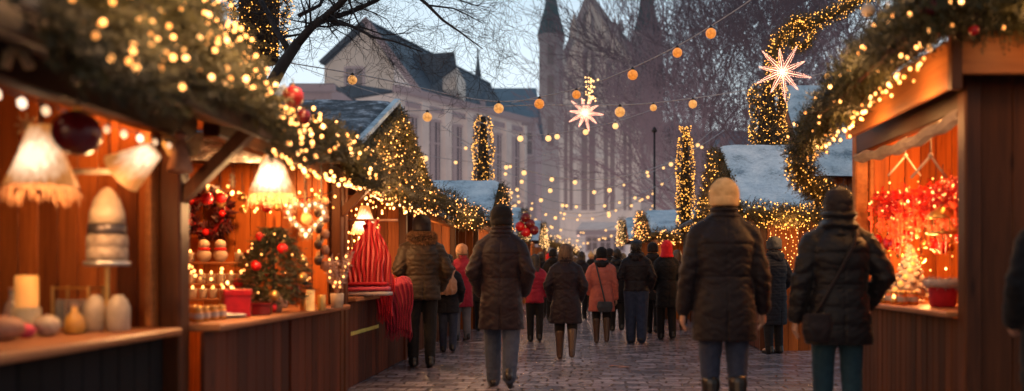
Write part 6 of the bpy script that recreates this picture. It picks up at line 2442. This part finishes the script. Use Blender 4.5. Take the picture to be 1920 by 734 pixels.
simple_house('house with broad blue slate roof behind the long mauve building', 880, 1004, 62, 222, 138, PLASTER_D, SLATE_FAR, 10, wins=((900, 290, 250, 1.0), (930, 290, 250, 1.0), (960, 290, 250, 1.0), (985, 290, 250, 1.0)))
simple_house('low mauve house at the left behind the frosted gable', 555, 622, 40, 160, 148, PLASTER_D, SLATE, 7, wins=((585, 300, 250, .8), (615, 300, 250, .8)))
hb, X, Z = simple_house('narrow house with stepped roof between gabled house and church', 838, 905, 58, 190, 125, PLASTER, SLATE, 9, wins=((860, 270, 230, 1.0), (885, 270, 230, 1.0)))
wpart('spire', MB().lathe([(.75, 0), (.62, 1.0), (.36, 1.6), (.12, 3.2), (.02, 4.4)], (X(886), 61, Z(190)), 8), SLATE, hb)
wpart('turret', MB().lathe([(.7, 0), (.7, Z(188))], (X(886), 61, .01), 8), PLASTER, hb)
ha, X, Z = simple_house('pale low hall at the street end in front of the church', 1086, 1178, 60, 432, 412, PALE, PLASTER, 6, wins=((1110, 470, 446, .7), (1135, 470, 446, .7), (1160, 470, 446, .7)))

# ------------------------------------------------------------------ the church
CHZ = (0.29, 0.215, 0.255)
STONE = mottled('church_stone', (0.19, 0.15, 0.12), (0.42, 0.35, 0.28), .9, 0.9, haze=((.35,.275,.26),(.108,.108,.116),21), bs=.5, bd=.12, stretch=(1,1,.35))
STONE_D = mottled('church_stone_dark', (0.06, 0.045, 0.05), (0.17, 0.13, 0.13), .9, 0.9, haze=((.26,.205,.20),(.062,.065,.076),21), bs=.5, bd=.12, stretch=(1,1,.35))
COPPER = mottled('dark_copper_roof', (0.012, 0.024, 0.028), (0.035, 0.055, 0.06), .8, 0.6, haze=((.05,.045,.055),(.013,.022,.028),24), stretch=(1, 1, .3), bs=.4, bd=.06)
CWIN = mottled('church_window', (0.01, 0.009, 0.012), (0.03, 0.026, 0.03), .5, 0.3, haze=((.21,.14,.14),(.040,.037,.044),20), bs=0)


def church():
    Y = 76.0
    s = FPX / Y
    X = lambda px: (px - VPX) / s
    Z = lambda py: CAMZ + (VPY - py) / s
    h = thing('gothic_church', 'tall hazy Gothic church with pointed turret and lancet windows at the street end', 'church', (X(1110), Y, 0))
    # gable front
    wpart('front_wall', MB().prism([(X(1046), 0), (X(1196), 0), (X(1196), Z(118)), (X(1108), Z(-8)), (X(1100), Z(-8)), (X(1046), Z(140))], 'y', Y, Y + 1.4), STONE, h)
    # nave roof, steep, running back
    wpart('roof', MB().slab([(X(1104), Y + .3, Z(-10)), (X(1250), Y + .3, Z(150)), (X(1250), Y + 26, Z(150)), (X(1104), Y + 26, Z(-10))], .4).slab([(X(1104) - .01, Y + 26, Z(-10)), (X(1040), Y + 26, Z(140)), (X(1040), Y + .3, Z(140)), (X(1104) - .01, Y + .3, Z(-10))], .4), COPPER, h)
    # octagonal stair turret with pointed cap
    c = (X(1034), Y - .6, 0)
    r = 24.0 / s
    wpart('turret', MB().lathe([(r * 1.06, 0), (r * 1.06, Z(300)), (r, Z(296)), (r, Z(84)), (r * 1.12, Z(80)), (r * 1.12, Z(72))], c, 8, PI / 8), STONE_D, h)
    wpart('spire', MB().lathe([(r * 1.16, Z(72) + .01), (r * .62, Z(25)), (r * .1, Z(-40)), (.03, Z(-50))], c, 8, PI / 8), COPPER, h)
    for k, (pa, pb) in enumerate(((280, 225), (200, 150), (130, 95))):
        mb = MB().box(c[0] - .28, c[0] + .28, c[1] - r - .06, c[1] - r * .9, Z(pa), Z(pb))
        wpart('slit_window', mb, CWIN, h)
    # right tower block with spire
    wpart('tower', MB().box(X(1186), X(1242), Y - .5, Y + 3, 0, Z(60)), STONE_D, h)
    wpart('tower_spire', MB().lathe([(28 / s * 1.35, Z(60) + .01), (28 / s * .8, Z(20)), (28 / s * .2, Z(-60)), (.03, Z(-75))], (X(1214), Y + 1.2, 0), 4, PI / 4), COPPER, h)
    # lantern and pinnacles over the crossing
    wpart('ridge_lantern', MB().box(X(1128), X(1176), Y + 9, Y + 12, Z(60), Z(6)), STONE_D, h)
    for px in (1130, 1146, 1160, 1174):
        wpart('pinnacle', MB().lathe([(.32, Z(6) + .01), (.30, Z(-6)), (.04, Z(-22))], (X(px), Y + 9.4, 0), 6), STONE_D, h)
    for px, pt in ((1052, 92), (1076, 40)):
        wpart('pinnacle', MB().lathe([(.42, Z(pt + 34)), (.40, Z(pt + 14)), (.05, Z(pt - 12))], (X(px), Y - .2, 0), 6), STONE, h)
    # buttresses
    for px in (1050, 1082, 1124, 1160, 1192):
        top = 150 if px in (1050, 1192) else 190
        mb = MB().prism([(Y - 1.4, 0), (Y - .003, 0), (Y - .003, Z(top)), (Y - .5, Z(top + 30)), (Y - .5, Z(top + 90)), (Y - 1.4, Z(top + 110))][::-1], 'x', X(px) - .35, X(px) + .35)
        wpart('buttress', mb, STONE, h)
    # lancets: pointed arch frames with panes
    def lancet(px, w, pb, pt):
        x, z0, z1 = X(px), Z(pb), Z(pt)
        def arch(hw, z1):
            p = [(x - hw, z0), (x + hw, z0)]
            zs = z1 - hw * 1.7
            for k in range(7):
                a = k / 6 * 1.05
                p.append((x + hw - 2 * hw * (1 - math.cos(a)), zs + 2 * hw * math.sin(a)))
            q = [(2 * x - a, b) for a, b in p[2:]][::-1]
            return p + q[1:]
        a1 = arch(w / 2 + .22, z1 + .3)
        f = wpart('lancet_window', MB().prism(a1, 'y', Y - .18, Y - .004), STONE_D, h)
        wpart('pane', MB().prism(arch(w / 2, z1), 'y', Y - .22, Y - .183), CWIN, f)
        wpart('mullion', MB().box(x - .07, x + .07, Y - .30, Y - .223, z0, z1 - w * .5), STONE, f)
    lancet(1101, .8, 62, 22)
    for px, pt in ((1070, 150), (1103, 95), (1142, 120)):
        lancet(px, .75, 188, pt)
    for px in (1066, 1103, 1142, 1176):
        lancet(px, 1.15, 395, 225)
    for k in range(9):          # blind arcade ribs up the gable
        px = 1062 + 14.5 * k
        top = 140 - (px - 1046) * 2.35 if px < 1104 else -8 + (px - 1104) * 1.37
        wpart('gable_rib', MB().box(X(px) - .12, X(px) + .12, Y - .34, Y - .005, Z(192), Z(max(8, top + 22))), STONE, h)
    for sg, xa, za, xb, zb in ((0, 1046, 140, 1104, -8), (1, 1104, -8, 1196, 118)):
        wpart('coping', MB().beam((X(xa), Y - .1, Z(za)), (X(xb), Y - .1, Z(zb)), .5, .5), STONE_D, h)
    wpart('string_course', MB().box(X(1044), X(1198), Y - .30, Y - .004, Z(208), Z(202)), STONE_D, h)
    wpart('portal', MB().prism([(X(1112), 0), (X(1132), 0), (X(1132), Z(455)), (X(1122), Z(438)), (X(1112), Z(455))], 'y', Y - .6, Y - .006), CWIN, h)
    wpart('aisle', MB().box(X(1243), X(1330), Y + 1, Y + 20, 0, Z(250)), STONE_D, h)
    wpart('aisle_roof', MB().slab([(X(1243), Y + .6, Z(250) + .02), (X(1335), Y + .6, Z(250) + .02), (X(1335), Y + 14, Z(180)), (X(1243), Y + 14, Z(180))], .3), COPPER, h)


church()
simple_house('long dim building behind the leafless trees at the right', 1340, 1760, 64, 300, 225, PLASTER_D, SLATE_FAR, 10, wins=tuple((1365 + 40 * k, 390, 345, 1.2) for k in range(9)))
# lamp post in the middle distance
x, y, z = at(1227, 505, 30)
t = thing('street_pole', 'thin dark street pole in front of the leafless trees', 'pole', (x, y, 0))
MB().lathe([(.10, 0), (.08, .5), (.045, .8), (.035, 6.0)], n=10).build('post', BLACKWIRE, t, True)
MB().lathe([(.05, 6.0), (.10, 6.04), (.08, 6.12), (.02, 6.2)], n=10).build('cap', BLACKWIRE, t, True)

# ------------------------------------------------------------------ light
point_light((-2.62, 4.88, 2.12), 17, (1, .42, .12), r=.06)
point_light((-2.42, 4.42, 1.62), 9, (1, .55, .22), r=.05)  # front fill added near the arm lamp to brighten the counter goods
point_light((-2.9, 7.2, 2.15), 95, (1, .43, .13), r=.06)
point_light((-2.15, 6.0, 1.93), 12, (1, .45, .14), r=.06)
point_light((-2.15, 7.3, 1.93), 14, (1, .45, .14), r=.06)
point_light((2.95, 6.8, 2.25), 95, (1.0, .40, .11), r=.06)
point_light((2.68, 7.0, 1.42), 16, (1.0, .42, .14), r=.05)
point_light((3.0, 7.4, 1.25), 30, (1.0, .36, .10), r=.08)
for yy, zz in ((2.9, 2.4), (3.5, 2.25), (3.9, 2.6), (4.3, 2.3), (4.7, 2.65), (5.0, 2.3), (5.4, 2.5)):
    point_light((-1.62 - .35 * (zz - 2.25), yy, zz), 8.5, (1, .52, .2), r=.05)
for yy, zz in ((8.2, 2.3), (8.9, 2.6), (9.6, 2.65), (10.3, 2.4)):
    point_light((-1.86, yy, zz), 4.5, (1, .52, .2), r=.05)
for yy, zz in ((5.3, 2.85), (6.2, 2.75), (7.1, 2.62)):
    point_light((1.82, yy, zz), 4, (1, .52, .2), r=.05)
point_light((-1.60, 6.8, 2.15), 11, r=.2)
point_light((-1.60, 8.6, 2.3), 11, r=.2)
point_light((-1.60, 10.4, 2.3), 11, r=.2)
point_light((-1.55, 13.5, 2.0), 18, r=.2)
point_light((-1.95, 8.5, 1.85), 20, (1, .5, .2), r=.06)  # extra fill put in front of the red scarves to lift their colour
point_light((-2.15, 5.75, 1.5), 6, (1, .5, .2), r=.05)  # added fill before the red gift box; no bulb hangs at this spot
point_light((-2.6, 9.6, 1.75), 26, (1, .5, .18), r=.1)
for yy in (5.75, 6.7, 7.7):
    point_light((2.16, yy, 2.34), 13, (1, .47, .15), r=.05)
point_light((2.75, 5.08, 2.70), 8, (1, .48, .16), r=.1)
point_light((3.5, 5.08, 2.70), 5, (1, .48, .16), r=.1)
point_light((1.85, 5.9, 2.62), 6, r=.1)
point_light((2.15, 14.2, 2.3), 14, r=.2)
point_light((2.9, 11.85, 1.8), 16, r=.15)
point_light((-1.2, 21, 2.2), 26, r=.2)
point_light((1.45, 22, 2.2), 26, r=.2)
point_light((1.2, 28, 2.2), 30, r=.2)
point_light((-1.2, 30, 2.4), 30, r=.2)
point_light((0, 33, 3.0), 60, r=.5)
point_light((0, 42, 3.0), 110, r=.5)
point_light(at(1467, 135, 13.0), 14, (1, .66, .5), r=.2)
point_light(at(1097, 212, 16.8), 10, (1, .7, .5), r=.2)
# warm spill on the facades
point_light((-4.5, 40, 3.0), 260, (1, .55, .35), r=.5)
point_light((0.5, 66, 3.0), 900, (1, .6, .45), r=1.0)

w = bpy.data.worlds.new('World')
SC.world = w
w.use_nodes = True
nt = w.node_tree
bg = nt.nodes['Background']
sky = nt.nodes.new('ShaderNodeTexSky')
sky.sky_type = 'NISHITA'
sky.sun_disc = False
sky.sun_elevation = math.radians(2.0)
sky.sun_rotation = math.radians(205)
sky.dust_density = 1.5
tc = nt.nodes.new('ShaderNodeTexCoord')
sep = nt.nodes.new('ShaderNodeSeparateXYZ')
nt.links.new(tc.outputs['Generated'], sep.inputs[0])
r = ramp(nt, sep.outputs['Z'], [(0.0, (0.44, 0.44, 0.48)), (0.10, (0.50, 0.54, 0.59)), (0.26, (0.45, 0.54, 0.615)), (0.38, (0.27, 0.37, 0.465)), (1.0, (0.12, 0.18, 0.26))])
cl = nt.nodes.new('ShaderNodeTexNoise')
cl.inputs['Scale'].default_value = 2.6
cl.inputs['Detail'].default_value = 6
mp = nt.nodes.new('ShaderNodeMapping')
mp.inputs['Scale'].default_value = (1, 1, 3.5)
nt.links.new(tc.outputs['Generated'], mp.inputs['Vector'])
nt.links.new(mp.outputs['Vector'], cl.inputs['Vector'])
cr = ramp(nt, cl.outputs['Fac'], [(0.35, (0.90, 0.91, 0.93)), (0.68, (1.10, 1.08, 1.06))])
mul = N(nt, 'ShaderNodeMix', data_type='RGBA', blend_type='MULTIPLY')
mul.inputs[0].default_value = 1.0
ry = ramp(nt, sep.outputs['Y'], [(0.0, (1, 1, 1)), (1.0, (1, 1, 1))])
mry = N(nt, 'ShaderNodeMapRange')
mry.inputs['From Min'].default_value = -0.8
mry.inputs['From Max'].default_value = 0.7
mry.inputs['To Min'].default_value = 0.40
mry.inputs['To Max'].default_value = 1.0
nt.links.new(sep.outputs['Y'], mry.inputs['Value'])
dk = N(nt, 'ShaderNodeVectorMath', operation='SCALE')
nt.links.new(r.outputs['Color'], dk.inputs[0])
nt.links.new(mry.outputs['Result'], dk.inputs['Scale'])
nt.nodes.remove(ry)
nt.links.new(dk.outputs['Vector'], mul.inputs[6])
nt.links.new(cr.outputs['Color'], mul.inputs[7])
sc_ = N(nt, 'ShaderNodeMix', data_type='RGBA', blend_type='MULTIPLY')
sc_.inputs[0].default_value = 1.0
nt.links.new(sky.outputs['Color'], sc_.inputs[6])
sc_.inputs[7].default_value = (0.06, 0.06, 0.06, 1)
add = N(nt, 'ShaderNodeMix', data_type='RGBA', blend_type='ADD')
add.inputs[0].default_value = 1.0
nt.links.new(mul.outputs[2], add.inputs[6])
nt.links.new(sc_.outputs[2], add.inputs[7])
nt.links.new(add.outputs[2], bg.inputs['Color'])
bg.inputs['Strength'].default_value = 1.62

sd = bpy.data.lights.new('dusk_sun', 'SUN')
sd.energy = 0.12
sd.angle = math.radians(20)
sd.color = (1.0, 0.86, 0.78)
so = bpy.data.objects.new('dusk_sun', sd)
COL.objects.link(so)
so.rotation_euler = (math.radians(72), 0, math.radians(-25))

# ------------------------------------------------------------------ camera and render settings
cd = bpy.data.cameras.new('camera')
cam = bpy.data.objects.new('camera', cd)
COL.objects.link(cam)
cam.location = (0, 0, CAMZ)
cam.rotation_euler = (PI / 2, 0, 0)
cd.sensor_fit = 'HORIZONTAL'
cd.sensor_width = 36
cd.lens = 36 * FPX / 1920
cd.shift_x = (960 - VPX) / 1920
cd.shift_y = (VPY - 367) / 1920
cd.clip_start = 0.05
cd.clip_end = 1500
cd.dof.use_dof = True
cd.dof.focus_distance = 12.0
cd.dof.aperture_fstop = 0.70
SC.camera = cam
SC.view_settings.view_transform = 'Standard'
SC.view_settings.look = 'None'
SC.view_settings.exposure = 0
SC.render.engine = 'CYCLES'
SC.cycles.use_denoising = True
SC.cycles.denoiser = 'OPENIMAGEDENOISE'
SC.cycles.max_bounces = 6
SC.cycles.diffuse_bounces = 3
SC.cycles.glossy_bounces = 3
SC.cycles.transmission_bounces = 5
SC.cycles.sample_clamp_indirect = 2.5
SC.cycles.sample_clamp_direct = 0
SC.cycles.caustics_reflective = False
SC.cycles.caustics_refractive = False
